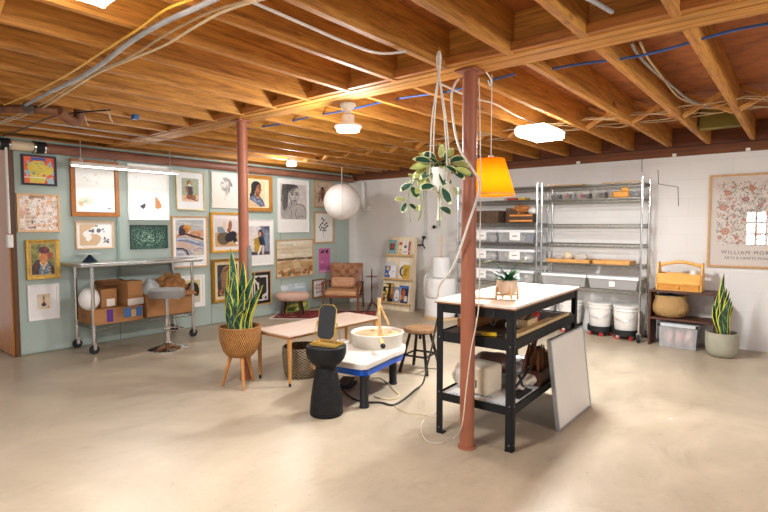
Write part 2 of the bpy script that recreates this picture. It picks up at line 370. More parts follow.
# ------------------------------------------------------------------ pipes on the green wall
t=thing('drain_pipe','brown cast iron pipe running along the top of the green wall','pipe',(GX+.09,1.2,2.172))
MB().rod((0,.72,0),(0,5.48,0),.052,18).build('iron_run',plain('8a5a46',.5,0,.1,4,name='brown_iron'),t)
MB().rod((0,-2,0),(0,.71,0),.050,18).build('plastic_run',plain('e6d2b2',.5,0,.04,name='cream_pvc'),t)
for y in (at(3,148,0,GX+.09).y-1.2,at(39,148,0,GX+.09).y-1.2):
    MB().rod((0,y-.055,0),(0,y+.055,0),.062,18).build('rubber_coupling',RUBBER,t)
    for q in (-.055,.037): MB().rod((0,y+q,0),(0,y+q+.018,0),.066,18).build('hose_clamp',CHROME,t)
def pipe(pts,r,mat,label,cat='pipe',name='conduit',group=None,seg=8,sm=6,flat=1):
    o=MB().tube(smoothpath(pts,sm) if sm else pts,r,seg,flat=flat).build(name,mat); return tag(o,label,cat,group)
pipe([(GX+.04,1.3,2.245),(GX+.04,6.45,2.245)],.018,plain('a8bcae',.5,name='green_conduit'),'pale green conduit above the brown iron pipe',sm=0)
pipe([(GX+.1,1.3,2.252),(GX+.1,6.5,2.252)],.006,plain('c98a55',.4,.6,name='copper'),'thin copper line along the top of the green wall',sm=0)
cx=at(7,190,1,1.6).x
t=thing('door_conduit','white electrical conduit with switch box beside the wooden door','conduit',(cx+.02,1.60,0))
MB().rod((0,0,1.28),(0,0,2.2),.012,10).build('tube',WHITEM,t); MB().box((-.028,-.025,1.14),(.028,.025,1.27)).build('switch_box',WHITEP,t,bev=.006)
t=thing('table_conduit','grey-green conduit strip running down the wall behind the steel table','conduit',(GX+.012,2.70,0))
MB().box((0,-.014,.62),(.012,.014,1.42)).build('channel',plain('8b9f95',.5,name='green_channel'),t); MB().box((0,-.03,.52),(.03,.03,.63)).build('junction_box',STEEL,t,bev=.004)
# ------------------------------------------------------------------ lamps
def area(name,loc,sx,sy,power,col=(.95,.98,1),rot=(0,0,0),spread=PI):
    l=bpy.data.lights.new(name,'AREA'); l.shape='RECTANGLE'; l.size=sx; l.size_y=sy; l.energy=power; l.color=col; l.spread=spread
    o=bpy.data.objects.new(name,l); COL.objects.link(o); o.location=loc; o.rotation_euler=rot; return o
def point(name,loc,power,col=(.95,.98,1),r=.05):
    l=bpy.data.lights.new(name,'POINT'); l.energy=power; l.color=col; l.shadow_soft_size=r
    o=bpy.data.objects.new(name,l); COL.objects.link(o); o.location=loc; return o
DIFF=emis('fffaf2',14)
def panel_lamp(loc,sx,sy,label,power,rz=0):
    t=thing('ceiling_panel_lamp',label,'ceiling lamp',loc,rz,'flat ceiling panel lamps')
    hx,hy=sx/2,sy/2; c=.02
    def ring(k,z): return [(x,y,z) for x,y in ((-hx+c,-hy+k),(hx-c,-hy+k),(hx-k,-hy+c),(hx-k,hy-c),(hx-c,hy-k),(-hx+c,hy-k),(-hx+k,hy-c),(-hx+k,-hy+c))]
    mb=MB(); vs=ring(.03,-.085)+ring(0,-.06)+ring(0,-.02)
    fs=[tuple(range(8))[::-1]]+[(r_*8+i,r_*8+(i+1)%8,(r_+1)*8+(i+1)%8,(r_+1)*8+i) for r_ in range(2) for i in range(8)]
    mb.add(vs,fs).build('diffuser',DIFF,t,smooth=False)
    MB().box((-hx*.9,-hy*.9,-.02),(hx*.9,hy*.9,0)).build('base_tray',WHITEM,t,smooth=False)
    area('panel_lamp_light',(loc[0],loc[1],loc[2]-.095),sx,sy,power,rot=(0,0,rz)); return t
panel_lamp((-1.80,4.33,2.20),.27,.46,'flat white panel lamp glowing on the joists above the storage racks',85)
panel_lamp((-1.93,.60,2.27),.40,.60,'flat white panel lamp glowing at the top left edge of the view',55)
t=thing('dome_ceiling_lamp','white porcelain lampholder with round flat bulb hanging below the joists','ceiling lamp',tuple(at(348,104,2,2.272)))
MB().lathe([(.06,0),(.06,-.014),(.045,-.032),(.025,-.05),(.025,-.07)]).build('ceiling_rose',WHITEP,t)
MB().lathe([(.025,-.07),(.048,-.085),(.048,-.132),(.038,-.145)]).build('lampholder',WHITEP,t)
MB().lathe([(.038,-.145),(.098,-.155),(.102,-.172),(.085,-.195)],caps=False).build('bulb_collar',WHITEP,t)
MB().lathe([(.086,-.193),(.084,-.203),(0.001,-.210)]).build('bulb_lens',DIFF,t)
dl=at(348,104,2,2.272); point('dome_light',(dl.x,dl.y,1.97),40,r=.09)
t=thing('small_ceiling_lamp','small bare white bulb glowing on a joist near the green wall','ceiling lamp',(-5.40,4.62,2.27))
MB().lathe([(.055,0),(.055,-.03),(.04,-.045)]).build('lampholder',WHITEP,t); MB().lathe([(.04,-.045),(.062,-.055),(.066,-.08),(.056,-.1),(.001,-.105)]).build('bulb_lens',DIFF,t)
point('small_lamp_light',(-5.40,4.62,2.1),24,r=.08)
t=thing('picture_wash_light','long white tube fixture hanging in front of the top left pictures','wall light',(-6.02,2.73,2.02))
MB().box((-.03,-.6,-.018),(.03,.6,.022)).build('housing',WHITEP,t,bev=.006); MB().box((-.024,-.585,-.026),(.024,.585,-.018)).build('tube',emis('ffffff',8,'lit_tube'),t,smooth=False)
for y in (-.5,.5): MB().tube([(0,y,.02),(0,y,.25)],.004).build('hanging_wire',STEEL,t); MB().tube([(0,y+.02*math.cos(a),.04+.02*math.sin(a)) for a in np.linspace(0,6.28,12)],.003,6).build('wire_loop',WHITEM,t)
area('picture_wash_glow',(-5.99,2.73,1.985),.05,1.15,10,(.97,.99,1),(0,R(-35),0))
# ------------------------------------------------------------------ ambient fill: uniform world light let in through sides left open
w=bpy.data.worlds.new('world'); S.world=w; w.use_nodes=True; bg=w.node_tree.nodes['Background']; bg.inputs[0].default_value=(.95,.98,1,1); bg.inputs[1].default_value=.58
point('camera_side_fill',(-2.9,-1.6,1.95),30,r=.12); point('camera_side_fill',(1.9,2.6,1.95),120,r=.12)  # added fill points, no fittings there, brightening joists and white wall
S.view_settings.view_transform='Standard'; S.view_settings.look='None'; S.view_settings.exposure=.34; S.view_settings.gamma=1
# ------------------------------------------------------------------ paper globe
g=at(342,202,1,5.75)
t=thing('paper_globe_lantern','white ribbed paper globe lantern hanging in the far corner','lantern',(g.x,g.y,g.z))
m,nt,b=_new('rice_paper'); b.inputs['Base Color'].default_value=rgb('f3eee8'); b.inputs['Roughness'].default_value=.8; b.inputs['Subsurface Weight'].default_value=.0
PAPER=m
rg_=.280; pr_=[(max(.001,rg_*math.sin(PI*i/24)),-rg_*.99*math.cos(PI*i/24)) for i in range(25)]
MB().lathe(pr_,seg=64,caps=False,fn=lambda a,i:1-.012*abs(math.sin(a*4))).build('shade',PAPER,t)
rb=MB()
for k in range(8):
    a=k*PI/4; rb.tube([(math.cos(a)*rg_*1.003*math.sin(q),math.sin(a)*rg_*1.003*math.sin(q),-rg_*math.cos(q)) for q in np.linspace(.15,PI-.15,20)],.0025,5)
rb.build('ribs',plain('cfc6b8',.7,name='bamboo_rib'),t); MB().rod((0,0,.25),(0,0,2.27-g.z),.004,6).build('cord',WHITEM,t)
# vent pipe in the corner
v0=at(363,183,1,6.76)
t=thing('vent_pipe','white capped vent pipe with elbow in the far corner beside the globe','pipe',(v0.x,6.755,0))
MB().lathe([(.045,1.75),(.045,2.02),(.04,2.08),(.02,2.13),(.001,2.14)],seg=16).build('stack',WHITEP,t)
MB().tube(smoothpath([(0,0,1.78),(.02,0,1.70),(.06,0,1.66),(.12,0,1.66)]),.035,12).build('elbow',WHITEP,t); MB().rod((.10,0,1.66),(.14,0,1.66),.045,12).build('socket',WHITEP,t)
# conduits and outlets on the block wall
def wallbox(px,py,ztop,label,w_=.07,h_=.1,plug=None,cond=True):
    p=at(px,py,1,WY); t=thing('outlet_box',label,'outlet',(p.x,WY,0))
    MB().box((-w_/2,-.045,p.z-h_/2),(w_/2,0,p.z+h_/2)).build('box',plain('d2cec6',.4,.2,name='grey_box'),t,bev=.004)
    if cond: MB().rod((0,-.02,p.z+h_/2),(0,-.02,ztop),.012,8).build('conduit_riser',plain('c9c5bd',.4,.1,name='grey_conduit'),t)
    if plug: MB().box((-.02,-.09,p.z-.04),(.03,-.045,p.z)).build('plug',BLACK,t,bev=.004)
    return t
t=wallbox(426,236,2.16,'grey outlet box with conduit riser on white wall right of magazine rack',plug=True)
q=at(426,236,1,WY); MB().tube(smoothpath([(0.005,-.08,q.z-.04),(.0,-.09,q.z-.12),(.02,-.06,q.z-.2)]),.012,6).build('plug_lead',BLACK,t)
p=at(421,245,1,WY); tag(MB().box((p.x-.07,WY-.05,p.z-.012),(p.x+.03,WY,p.z+.012)).build('wall_bracket',BLACK,bev=.003),'small black bracket on white wall beside the magazine rack','bracket')
wallbox(439,226,2.16,'slim grey conduit with round black knob on the white wall',.03,.03)
p=at(434,227,1,WY-.04); tag(MB().sphere(p,.028,14,8).build('round_wall_switch',BLACK),'round black switch at the foot of a slim wall conduit','switch')
# ================================================================== PICTURES ON THE GREEN WALL
def picture(name,label,y0,y1,z0,z1,cv,fw_=.025,fmat=None,matw=0,matc='f3efe8',dep=.025,cat='picture',tilt=0,rough=.45,inner=None,lean=0,group='pictures on the green wall'):
    """y0..y1, z0..z1 on the green wall; frame, mount and print are parts"""
    h=z1-z0; w=y1-y0
    t=thing(name,label,cat,(GX+.002+lean,(y0+y1)/2,z0),0,group,rot=(R(tilt),-math.asin(min(.9,lean/h)) if lean else 0,0))
    a=-w/2; 
    if fw_:
        fr=MB(); d=dep
        for (A,B,C,D) in (((a,0),(-a,0),(-a-fw_,fw_),(a+fw_,fw_)),((-a,0),(-a,h),(-a-fw_,h-fw_),(-a-fw_,fw_)),((-a,h),(a,h),(a+fw_,h-fw_),(-a-fw_,h-fw_)),((a,h),(a,0),(a+fw_,fw_),(a+fw_,h-fw_))):
            vs=[(0,)+A,(0,)+B,(0,)+C,(0,)+D,(d,)+A,(d,)+B,(d*.85,)+C,(d*.85,)+D]; fr.add(vs,[(3,2,1,0),(4,5,6,7),(0,1,5,4),(1,2,6,5),(2,3,7,6),(3,0,4,7)])
        fr.build('frame',fmat or OAKF,t,smooth=False)
    if inner: 
        iw,ic=inner; f2=fw_+iw
        MB().box((0,a+fw_,fw_),(dep*.6,-a-fw_,h-fw_)).build('liner',plain(ic,.5,name='frame_liner'),t,smooth=False); base=dep*.6; fw2=f2
    else:
        MB().box((0,a+fw_,fw_),(dep*.4,-a-fw_,h-fw_)).build('mount',plain(matc,.6,0,.01,name='mount_board'),t,smooth=False); base=dep*.4; fw2=fw_
    ml,mr,mb_,mt=(matw,)*4 if not isinstance(matw,tuple) else matw
    PW=w-2*fw2-ml-mr; PH=h-2*fw2-mb_-mt; c=cv(PW,PH)
    c.sheet('print',(base+.0015,a+fw2+ml,fw2+mb_),(0,1,0),(0,0,1),t,printed(rough)); return t
DK=plain('2c2433',.5,name='dark_moulding'); PINE=wood('d2a373','e3bb8e',(20,20,5),.45,name='pale_pine'); GILT=plain('b98a35',.35,.7,.15,30,.5,60,name='gilt_moulding')
WHT=plain('efebe6',.5,0,.02,name='white_moulding'); YEL=plain('e0a22a',.4,.1,.06,name='yellow_moulding'); DGOLD=wood('95601f','b87c34',(20,20,4),.35,name='golden_oak')
def a_yellow(w,h):
    c=Cv(w,h,'f2672a'); c.dabs(26,['f0562a','f8803c','e84a28'],.07,.05,seed=2)
    for (x,y,r_) in ((.18,.75,40),(.1,.45,80),(.85,.78,-30),(.93,.5,70),(.8,.12,30),(.88,.2,-40)): 
        for k in range(3): c.ell(x+.03*k,y-.05*k,.035,.11,'9cc6d2',r_+k*25)
    c.poly([(.18,.02),(.2,.4),(.1,.6),(.28,.85),(.35,.55),(.6,.55),(.68,.72),(.98,.62),(.95,.4),(.75,.3),(.65,.02)],'e8d04a')
    c.rect(.3,.55,.68,.85,'ecd658'); c.poly([(.25,.98),(.25,.8),(.32,.88),(.66,.88),(.72,.74),(.72,.98)],'2c62b8')
    c.line([(.36,.76),(.46,.76)],.015,'5a7a90'); c.line([(.54,.76),(.64,.76)],.015,'5a7a90'); c.line([(.48,.58),(.6,.58)],.018,'8a6a38'); c.line([(.5,.74),(.47,.66),(.52,.65)],.01,'9a8a38')
    c.line([(.2,.4),(.35,.5),(.5,.45),(.65,.5)],.01,'8a8a48'); c.ell(.66,.31,.05,.04,'e03a6a'); c.ell(.32,.38,.06,.05,'8a9a88'); c.ell(.46,.36,.02,.03,'d0402c')
    c.rect(.02,.2,.72,.245,'f4ead2'); return c.grain(8,(30,30),3)
picture('framed_poster','black framed poster of a yellow figure with blue hair on orange, below the pipe coupling',1.755,2.075,1.785,2.10,a_yellow,.02,DK,0)
def a_collage(w,h):
    c=Cv(w,h,'efdfd2',100); cols=['f4ece4','e8c7a8','d99a5c','f0d8cc','c98a6a','e6e0d8','b0a898','f2e4dc','cfa88c','f6f0ea','dcb8a8']
    c.tiles(7,9,cols,4); c.tiles(16,22,['f4ece4','e0b890','f2dcd0','ead0bc','f8f2ec'],9,a=.5); c.dabs(70,['7a5a50','c87a40','9aa890','a8553c','6a7078','e0a040'],.022,.014,seed=5,rot=0)
    c.rect(.25,.93,.65,1,'9a6a58',.7); c.rect(.3,.2,.34,.3,'4a4a58'); c.rect(.2,.06,.42,.09,'55505e'); return c
picture('framed_collage','light pine framed collage of small pastel prints, second down at the left end',1.70,2.095,1.293,1.695,a_collage,.022,PINE,0)
def face(c,cx,cy,s,skin,hair,long=0,dark='6a3a22'):
    """simple bust: hair mass, neck, face with features"""
    r=c.h/c.w
    if long: c.ell(cx-.02*s,cy-.25*s,.36*s,.62*s,hair)
    c.ell(cx,cy+.08*s,.27*s*1.0,.27*s/r*1.0,hair); c.poly([(cx-.09*s,cy),(cx+.1*s,cy),(cx+.13*s,cy-.45*s),(cx-.12*s,cy-.45*s)],skin); c.ell(cx+.02*s,cy-.03*s,.17*s,.24*s/r,skin)
    c.line([(cx-.06*s,cy+.0*s),(cx-.01*s,cy+.0*s)],.03*s,dark); c.line([(cx+.07*s,cy),(cx+.12*s,cy)],.03*s,dark); c.line([(cx+.04*s,cy),(cx+.055*s,cy-.09*s)],.02*s,dark,.6); c.line([(cx+.0*s,cy-.15*s),(cx+.09*s,cy-.15*s)],.025*s,'a03a30')
    return c
def a_turban(w,h):
    c=Cv(w,h,'8f8a48'); c.dabs(60,['a09a50','787a40','6a7048','b0a058','8a7838'],.14,.1,seed=3,a=.7); 
    c.poly([(0,0),(0,.28),(.25,.5),(.5,.4),(.75,.42),(.98,.2),(.98,0)],'4a2c28'); c.poly([(.3,0),(.36,.4),(.55,.3),(.75,.38),(.85,0)],'587890')
    c.poly([(.42,.5),(.62,.5),(.66,.32),(.5,.2),(.38,.36)],'d08850'); c.ell(.52,.6,.17,.19,'d98f55'); c.ell(.46,.56,.07,.05,'d2603c',a=.8); c.line([(.44,.64),(.5,.645)],.02,'3a2018'); c.line([(.57,.64),(.63,.65)],.02,'3a2018'); c.line([(.55,.62),(.57,.56)],.015,'9a5a38'); c.line([(.5,.5),(.58,.5)],.02,'a8302c')
    c.ell(.55,.8,.24,.12,'5a2430',-8); c.ell(.8,.62,.13,.11,'a04a38'); c.ell(.62,.83,.1,.05,'7a3038'); c.line([(.36,.42),(.5,.2),(.68,.4)],.035,'e8dcc0')
    c.dabs(24,['7fa0b8','d8b060','4a6a90','e0c890'],.03,.03,(.38,.02,.82,.25),8); return c.grain(22,(18,22),4)
picture('framed_portrait','ornate gold framed painted portrait of a woman in a dark red headscarf',1.762,2.072,.797,1.213,a_turban,.036,GOLD,0,inner=(.012,'c8b078'),dep=.035)
def a_beach(w,h):
    c=Cv(w,h,'e4d3b8'); c.rect(0,.78,1,1,'d8c0a0')
    for i in range(9): c.line([(0,.1+i*.09),(.3,.13+i*.09),(.6,.08+i*.09),(1,.12+i*.09)],.03,'c2a27a',.5)
    c.ell(.5,.3,.2,.12,'2a3440'); c.poly([(.38,.3),(.42,.62),(.6,.62),(.64,.3)],'c98a5c'); c.rect(.42,.3,.6,.45,'2c3a4a'); c.ell(.51,.72,.07,.1,'6a3a28'); c.ell(.52,.86,.04,.05,'6a3a28'); c.ell(.85,.1,.1,.06,'d0902c'); return c.grain(10,(20,20))
picture('framed_photograph','white framed small square photograph of a seated figure on sand, lowest at the left',1.765,2.057,.357,.737,a_beach,.024,WHT,(.062,.062,.09,.08),'eeeae8')
def a_pale(w,h):  # overexposure under the tube light is painted into these pale inks
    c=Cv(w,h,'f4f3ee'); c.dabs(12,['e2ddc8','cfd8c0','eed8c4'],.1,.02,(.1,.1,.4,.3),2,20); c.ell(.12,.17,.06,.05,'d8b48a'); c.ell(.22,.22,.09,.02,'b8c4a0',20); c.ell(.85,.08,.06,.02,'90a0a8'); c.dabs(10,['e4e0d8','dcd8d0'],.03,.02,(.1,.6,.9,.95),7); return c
picture('framed_print','large amber oak framed print, its pale washout from the tube light painted in',2.205,2.716,1.467,2.10,a_pale,.04,ORW,0,dep=.04,inner=(.01,'8a5a2a'))
def a_twoshape(w,h):
    c=Cv(w,h,'f8f7f3'); c.poly([(.28,.25),(.42,.3),(.42,.26),(.4,.21),(.36,.19),(.3,.21)],'4a4454'); c.poly([(.66,.22),(.66,.42),(.7,.42),(.78,.35),(.83,.27),(.81,.21),(.7,.2)],'c88a5a'); c.dabs(5,['dcd8e0'],.02,.01,(.2,.5,.4,.8),3); return c
picture('unframed_print','white square print with a small grey shape and a tan leaf shape',2.822,3.33,1.433,2.107,a_twoshape,.008,WHT,0,dep=.03)
def a_worldmap(w,h):
    c=Cv(w,h,'f6f4f0',96); c.ell(.3,.5,.42,.62,'d9b78f'); c.rect(0,0,.02,1,'f6f4f0')
    for x,y,a_,b_ in ((.22,.55,.1,.14),(.3,.4,.1,.15),(.35,.66,.14,.12),(.5,.72,.13,.18),(.27,.32,.06,.12)): c.ell(x,y,a_,b_,'f6f3ee',20)
    c.poly([(.55,1),(1,1),(1,.1),(.78,.05),(.72,.35),(.62,.5),(.5,.6)],'f6f4f0'); c.dabs(16,['4a4858','5a5a68'],.03,.03,(.58,.62,.85,.8),4,25); c.dabs(10,['4a4858'],.025,.035,(.3,.6,.48,.78),6,30); c.dabs(20,['3c3a4a','6a6878'],.025,.03,(.78,.1,.95,.42),9,40); c.dabs(6,['4a4858'],.015,.03,(.45,.9,.6,.97),2); return c
picture('framed_print','light wood framed landscape print of white blooms on tan, above the tabletop stand',2.243,2.646,1.101,1.41,a_worldmap,.014,PINE,(.022,)*4,'f4f1ec')
def a_green(w,h):
    c=Cv(w,h,'24443a',110); r=random.Random(4)
    for _ in range(900):
        x,y=r.random(),r.random(); d=math.hypot((x-.5)*1.1,(y-.45)*1.3); c.ell(x,y,.011,.016,('b4d4b8' if d<.25 else '86aa92' if d<.45 else '5c7c6c') if r.random()<.55 else ('2c5a48' if r.random()<.6 else '1c3830'))
    return c
picture('glass_mosaic_picture','dark green speckled mosaic-like picture right of the tan and white print',2.841,3.302,1.078,1.371,a_green,.006,plain('2e4a40',.5,name='green_edge'),0,dep=.03,rough=.3)
def a_seatedback(w,h):
    c=Cv(w,h,'a5ab8c',96); c.rect(0,0,1,.26,'dcbc98'); c.ell(.43,.8,.13,.11,'74391f'); c.ell(.46,.78,.07,.08,'c08a66'); c.poly([(.38,.74),(.52,.74),(.54,.64),(.36,.64)],'ece0d0'); c.poly([(.34,.66),(.56,.66),(.66,.42),(.62,.22),(.42,.2),(.28,.44)],'2f2730'); c.ell(.3,.5,.07,.17,'9a5c38',20); c.ell(.58,.5,.05,.14,'3a2c34',-15)
    c.poly([(.3,.3),(.24,.16),(.4,.08),(.66,.1),(.72,.2),(.6,.3)],'8f4e2c'); c.ell(.72,.2,.14,.07,'a55c34',-40); c.line([(.62,.1),(.86,.06)],.06,'3a2a30'); c.ell(.2,.12,.1,.03,'c89c78'); return c.grain(10,(16,16),6)
picture('framed_print','thin gold framed print of a seated figure in dark dress, right of the tube light',3.433,3.836,1.569,2.07,a_seatedback,.012,plain('c8b070',.4,.4,name='thin_gold'),(.07,.07,.10,.075),'eef0f0')
def a_pencil(w,h):
    c=Cv(w,h,'e9e1d5',110); r=random.Random(1)
    c.ell(.5,.72,.17,.17,'a39c94',a=.55); c.poly([(.36,.84),(.31,.72),(.3,.64),(.34,.62),(.34,.54),(.4,.5),(.5,.54),(.58,.6),(.6,.8)],'d3c9bd'); c.poly([(.42,.52),(.48,.56),(.6,.58),(.58,.38),(.5,.34)],'c6bcb0',.7)
    for i in range(110):
        t=r.uniform(-.5,2.2); q=r.uniform(.55,1.05); x=.5+.19*q*math.cos(t); y=.73+.16*q*math.sin(t); c.line([(x,y),(x+.05,y-r.uniform(.03,.1))],.009,r.choice(['5a5450','7a746e','3e3a38','8f8982']),.8)
    for i in range(34): x=.56+r.uniform(-.05,.1); y=r.uniform(.45,.7); c.line([(x,y),(x-.03,y-.14)],.008,r.choice(['6a645f','8a847d']),.8)
    c.line([(.34,.73),(.42,.735)],.018,'4a4542'); c.line([(.36,.70),(.41,.70)],.022,'3a3533'); c.line([(.32,.74),(.29,.645),(.34,.635)],.012,'5a544f'); c.line([(.33,.59),(.4,.59)],.014,'6a4a44'); c.line([(.34,.55),(.4,.5),(.5,.53)],.012,'6a645e')
    for i in range(22): x=.36+r.uniform(0,.12); c.line([(x,.57),(x+.02,.5-r.uniform(0,.03))],.007,'7a736c',.8)
    c.line([(.5,.5),(.47,.3),(.44,.22)],.008,'8a847c'); return c
picture('unframed_drawing','pencil drawing of a bearded head in profile, left of the far post',3.947,4.40,1.609,2.10,a_pencil,.006,plain('e9e1d5',.6,name='canvas_edge'),0,dep=.02)
def a_braid(w,h):
    c=Cv(w,h,'dccba2',100); c.rect(.84,0,1,1,'e8dab4'); c.ell(.38,.76,.25,.19,'1c1a20'); c.poly([(.14,.78),(.3,.9),(.32,.5),(.2,.3),(.06,.36),(.12,.55)],'1c1a20'); c.ell(.14,.42,.09,.1,'2a2428')
    c.poly([(.34,.82),(.5,.86),(.6,.78),(.62,.7),(.66,.63),(.61,.6),(.6,.52),(.54,.47),(.42,.5),(.34,.6)],'8c5638'); c.poly([(.34,.58),(.54,.5),(.56,.36),(.34,.34)],'7c4a30'); c.ell(.44,.62,.08,.08,'a46c48'); c.poly([(.3,.9),(.52,.92),(.62,.8),(.5,.84),(.4,.76),(.34,.62)],'1c1a20')
    c.line([(.5,.735),(.58,.735)],.022,'1a1212'); c.line([(.51,.69),(.57,.69)],.025,'1a1212'); c.line([(.54,.55),(.6,.56)],.022,'8a3430'); c.line([(.6,.66),(.655,.635),(.61,.615)],.012,'5a3020')
    c.poly([(.02,.05),(.04,.34),(.3,.44),(.45,.24),(.58,.38),(.7,.28),(.82,.05),(.6,.0)],'59647e'); c.poly([(.3,.44),(.46,.24),(.56,.38),(.5,.36),(.42,.36)],'c09070'); c.line([(.3,.44),(.46,.22),(.58,.38)],.03,'333a52'); c.dabs(36,['48506c','727c98','8a92a8','3a4058'],.05,.03,(.08,.08,.72,.32),5,-40)
    c.poly([(0,0),(0,.3),(.5,.06),(.6,0)],'d0b088'); return c.grain(8,(16,20),2)
picture('framed_portrait','wide amber framed portrait of a dark-braided woman in blue, right of the far post',4.47,4.958,1.575,2.105,a_braid,.055,DGOLD,0,dep=.045,inner=(.012,'e6d8b0'))
def a_charcoal(w,h):
    c=Cv(w,h,'c9c4c0',130); r=random.Random(3); c.grain(10,(12,16),5)
    c.poly([(.3,.9),(.62,.92),(.7,.82),(.71,.66),(.66,.56),(.6,.5),(.5,.48),(.38,.54),(.3,.7)],'bcb6b1'); c.poly([(.38,.56),(.6,.5),(.62,.4),(.5,.3),(.28,.36)],'a39d98'); 
    c.ell(.78,.2,.25,.26,'b5afaa'); c.ell(.24,.2,.26,.22,'a9a39e'); c.poly([(.1,0),(.12,.3),(.4,.4),(.62,.36),(.9,.3),(.95,0)],'aea8a3')
    c.poly([(.08,.98),(.06,.5),(.14,.2),(.22,.4),(.28,.62),(.3,.78),(.42,.88),(.62,.92),(.7,.86),(.66,.97),(.5,1),(.3,1)],'4a4645')
    for i in range(120): x=r.uniform(.05,.3); y=r.uniform(.55,.98); c.line([(x,y),(x-.04+r.uniform(-.02,.03),y-r.uniform(.2,.4))],.009,r.choice(['2a2727','3a3636','6a6562','8a8480']),.7)
    for i in range(60): x=r.uniform(.3,.66); c.line([(x,.97),(x-r.uniform(.1,.25),.86-r.uniform(0,.12))],.010,r.choice(['2c2929','4a4644','6a6562']),.7)
    for (ex,ey) in ((.44,.715),(.62,.715)): c.ell(ex,ey,.06,.022,'3a3534'); c.ell(ex,ey,.022,.014,'151313'); c.line([(ex-.07,ey+.045),(ex,ey+.06),(ex+.06,ey+.045)],.022,'2e2a29')
    c.line([(.56,.7),(.57,.63),(.53,.6),(.58,.592)],.014,'6a6460'); c.ell(.545,.545,.06,.018,'4a3f3d'); c.line([(.485,.548),(.61,.548)],.01,'2a2423'); c.line([(.36,.62),(.42,.53),(.52,.485),(.62,.52),(.69,.62),(.71,.74)],.014,'5a5552')
    c.poly([(.3,.68),(.36,.68),(.42,.54),(.38,.5)],'8a8480',.7); c.line([(.4,.52),(.42,.4),(.34,.3)],.02,'4a4543'); c.line([(.62,.5),(.62,.42),(.72,.44),(.9,.38),(.99,.2),(.98,.02)],.02,'3a3635'); c.line([(.6,.3),(.56,.14),(.62,.02)],.02,'4a4543'); c.line([(.3,.34),(.42,.22),(.4,.02)],.016,'5a5552'); c.line([(.66,.02),(.74,.1),(.9,.08)],.018,'5a5552')
    for i in range(90): x,y=r.uniform(.06,.5),r.uniform(.02,.4); c.line([(x,y),(x+.02,y+.07)],.008,r.choice(['7a7572','5a5552','9a9592']),.5)
    for i in range(40): x,y=r.uniform(.6,.95),r.uniform(.05,.38); c.line([(x,y),(x+.05,y+.03)],.008,r.choice(['9a9592','8a8582']),.5)
    return c
picture('unframed_drawing','large charcoal portrait of a woman looking over her shoulder',5.073,5.715,1.26,2.095,a_charcoal,.008,WHT,(.055,.04,.2,.07),'ece9e4',dep=.02)
def a_insect(w,h):
    c=Cv(w,h,'cdb8a2'); c.ell(.45,.5,.1,.3,'7a5038'); c.ell(.45,.75,.07,.08,'4a3028')
    for s in (-1,1):
        c.ell(.45+s*.16,.45,.08,.3,'9a7050',s*14,.8); c.line([(.45,.7),(.45+s*.28,.85),(.45+s*.3,.95)],.02,'4a3228'); c.line([(.45,.5),(.45+s*.32,.55),(.45+s*.36,.3)],.02,'5a3a2c'); c.line([(.45,.4),(.45+s*.25,.25),(.45+s*.26,.1)],.02,'5a3a2c')
    return c.grain(8)
picture('framed_print','small oak framed brown insect print partly behind the paper globe',5.841,6.255,1.675,2.105,a_insect,.018,OAKF,0)
def a_leaves(w,h):
    c=Cv(w,h,'eceae4'); c.line([(.46,.15),(.5,.5),(.42,.8)],.012,'2a2a2a'); r=random.Random(2)
    for x,y,a_ in ((.4,.82,30),(.5,.76,10),(.32,.6,60),(.42,.66,-20),(.56,.6,40),(.65,.66,20),(.25,.52,80),(.38,.5,30),(.5,.48,-30),(.62,.5,50),(.7,.56,10),(.45,.4,70),(.3,.42,40),(.58,.4,-10)): c.ell(x,y,.055,.032,'1c1e1c',a_)
    return c
picture('framed_print','oak framed black leaf-sprig print below the insect print',5.836,6.275,1.078,1.593,a_leaves,.02,OAKF,0)
def a_reclining(w,h):
    c=Cv(w,h,'c9c6c0',130); c.dabs(50,['b4b6b6','d6cfc4','c0bcb4','a8acb0'],.3,.02,(0,.66,1,1),2,0,.8); c.rect(0,.5,1,.62,'dcb08a'); c.poly([(.5,.66),(.62,.69),(1,.7),(1,.55),(.5,.52)],'cf966a')
    c.ell(.3,.74,.19,.12,'4f3634'); c.ell(.4,.76,.14,.1,'d99a3a'); c.ell(.34,.7,.1,.1,'b87440'); c.ell(.22,.66,.12,.1,'3a2a34'); c.poly([(.48,.55),(.58,.64),(.72,.66),(.86,.6),(.88,.5),(.7,.5)],'b5825f'); c.ell(.68,.58,.1,.05,'cf9c74')
    c.poly([(0,.5),(.14,.56),(.36,.58),(.6,.5),(.98,.4),(1,.47),(.66,.56),(.4,.62),(.12,.6)],'38293a'); c.poly([(0,.5),(.3,.54),(.6,.46),(1,.36),(1,.22),(.6,.3),(.3,.38),(0,.4)],'9aa3b8')
    c.line([(.05,.47),(.4,.48),(.8,.36)],.035,'c8ccd4'); c.line([(.1,.43),(.45,.4),(.9,.28)],.03,'6c6078'); c.line([(.55,.5),(.8,.46),(1,.4)],.03,'d8a04a'); c.poly([(0,.4),(.3,.38),(.55,.28),(.75,.2),(.5,.14),(.2,.2),(0,.24)],'cdb3a6'); c.line([(.02,.36),(.3,.33),(.55,.24)],.03,'e0a878')
    c.poly([(0,.24),(.22,.22),(.5,.14),(.6,.04),(.4,0),(0,0)],'a9a6b4'); c.line([(.02,.2),(.22,.2),(.36,.13),(.42,.03)],.055,'3c2e3a'); c.line([(.05,.1),(.25,.1),(.32,.0)],.04,'d8cfc8'); c.poly([(.6,.2),(.8,.26),(1,.2),(1,0),(.62,0)],'c9bcb4'); c.line([(.62,.14),(.85,.2),(1,.14)],.03,'8b8496'); c.line([(.66,.05),(.9,.08)],.03,'e2c8a8'); return c.grain(9,(16,22),3)
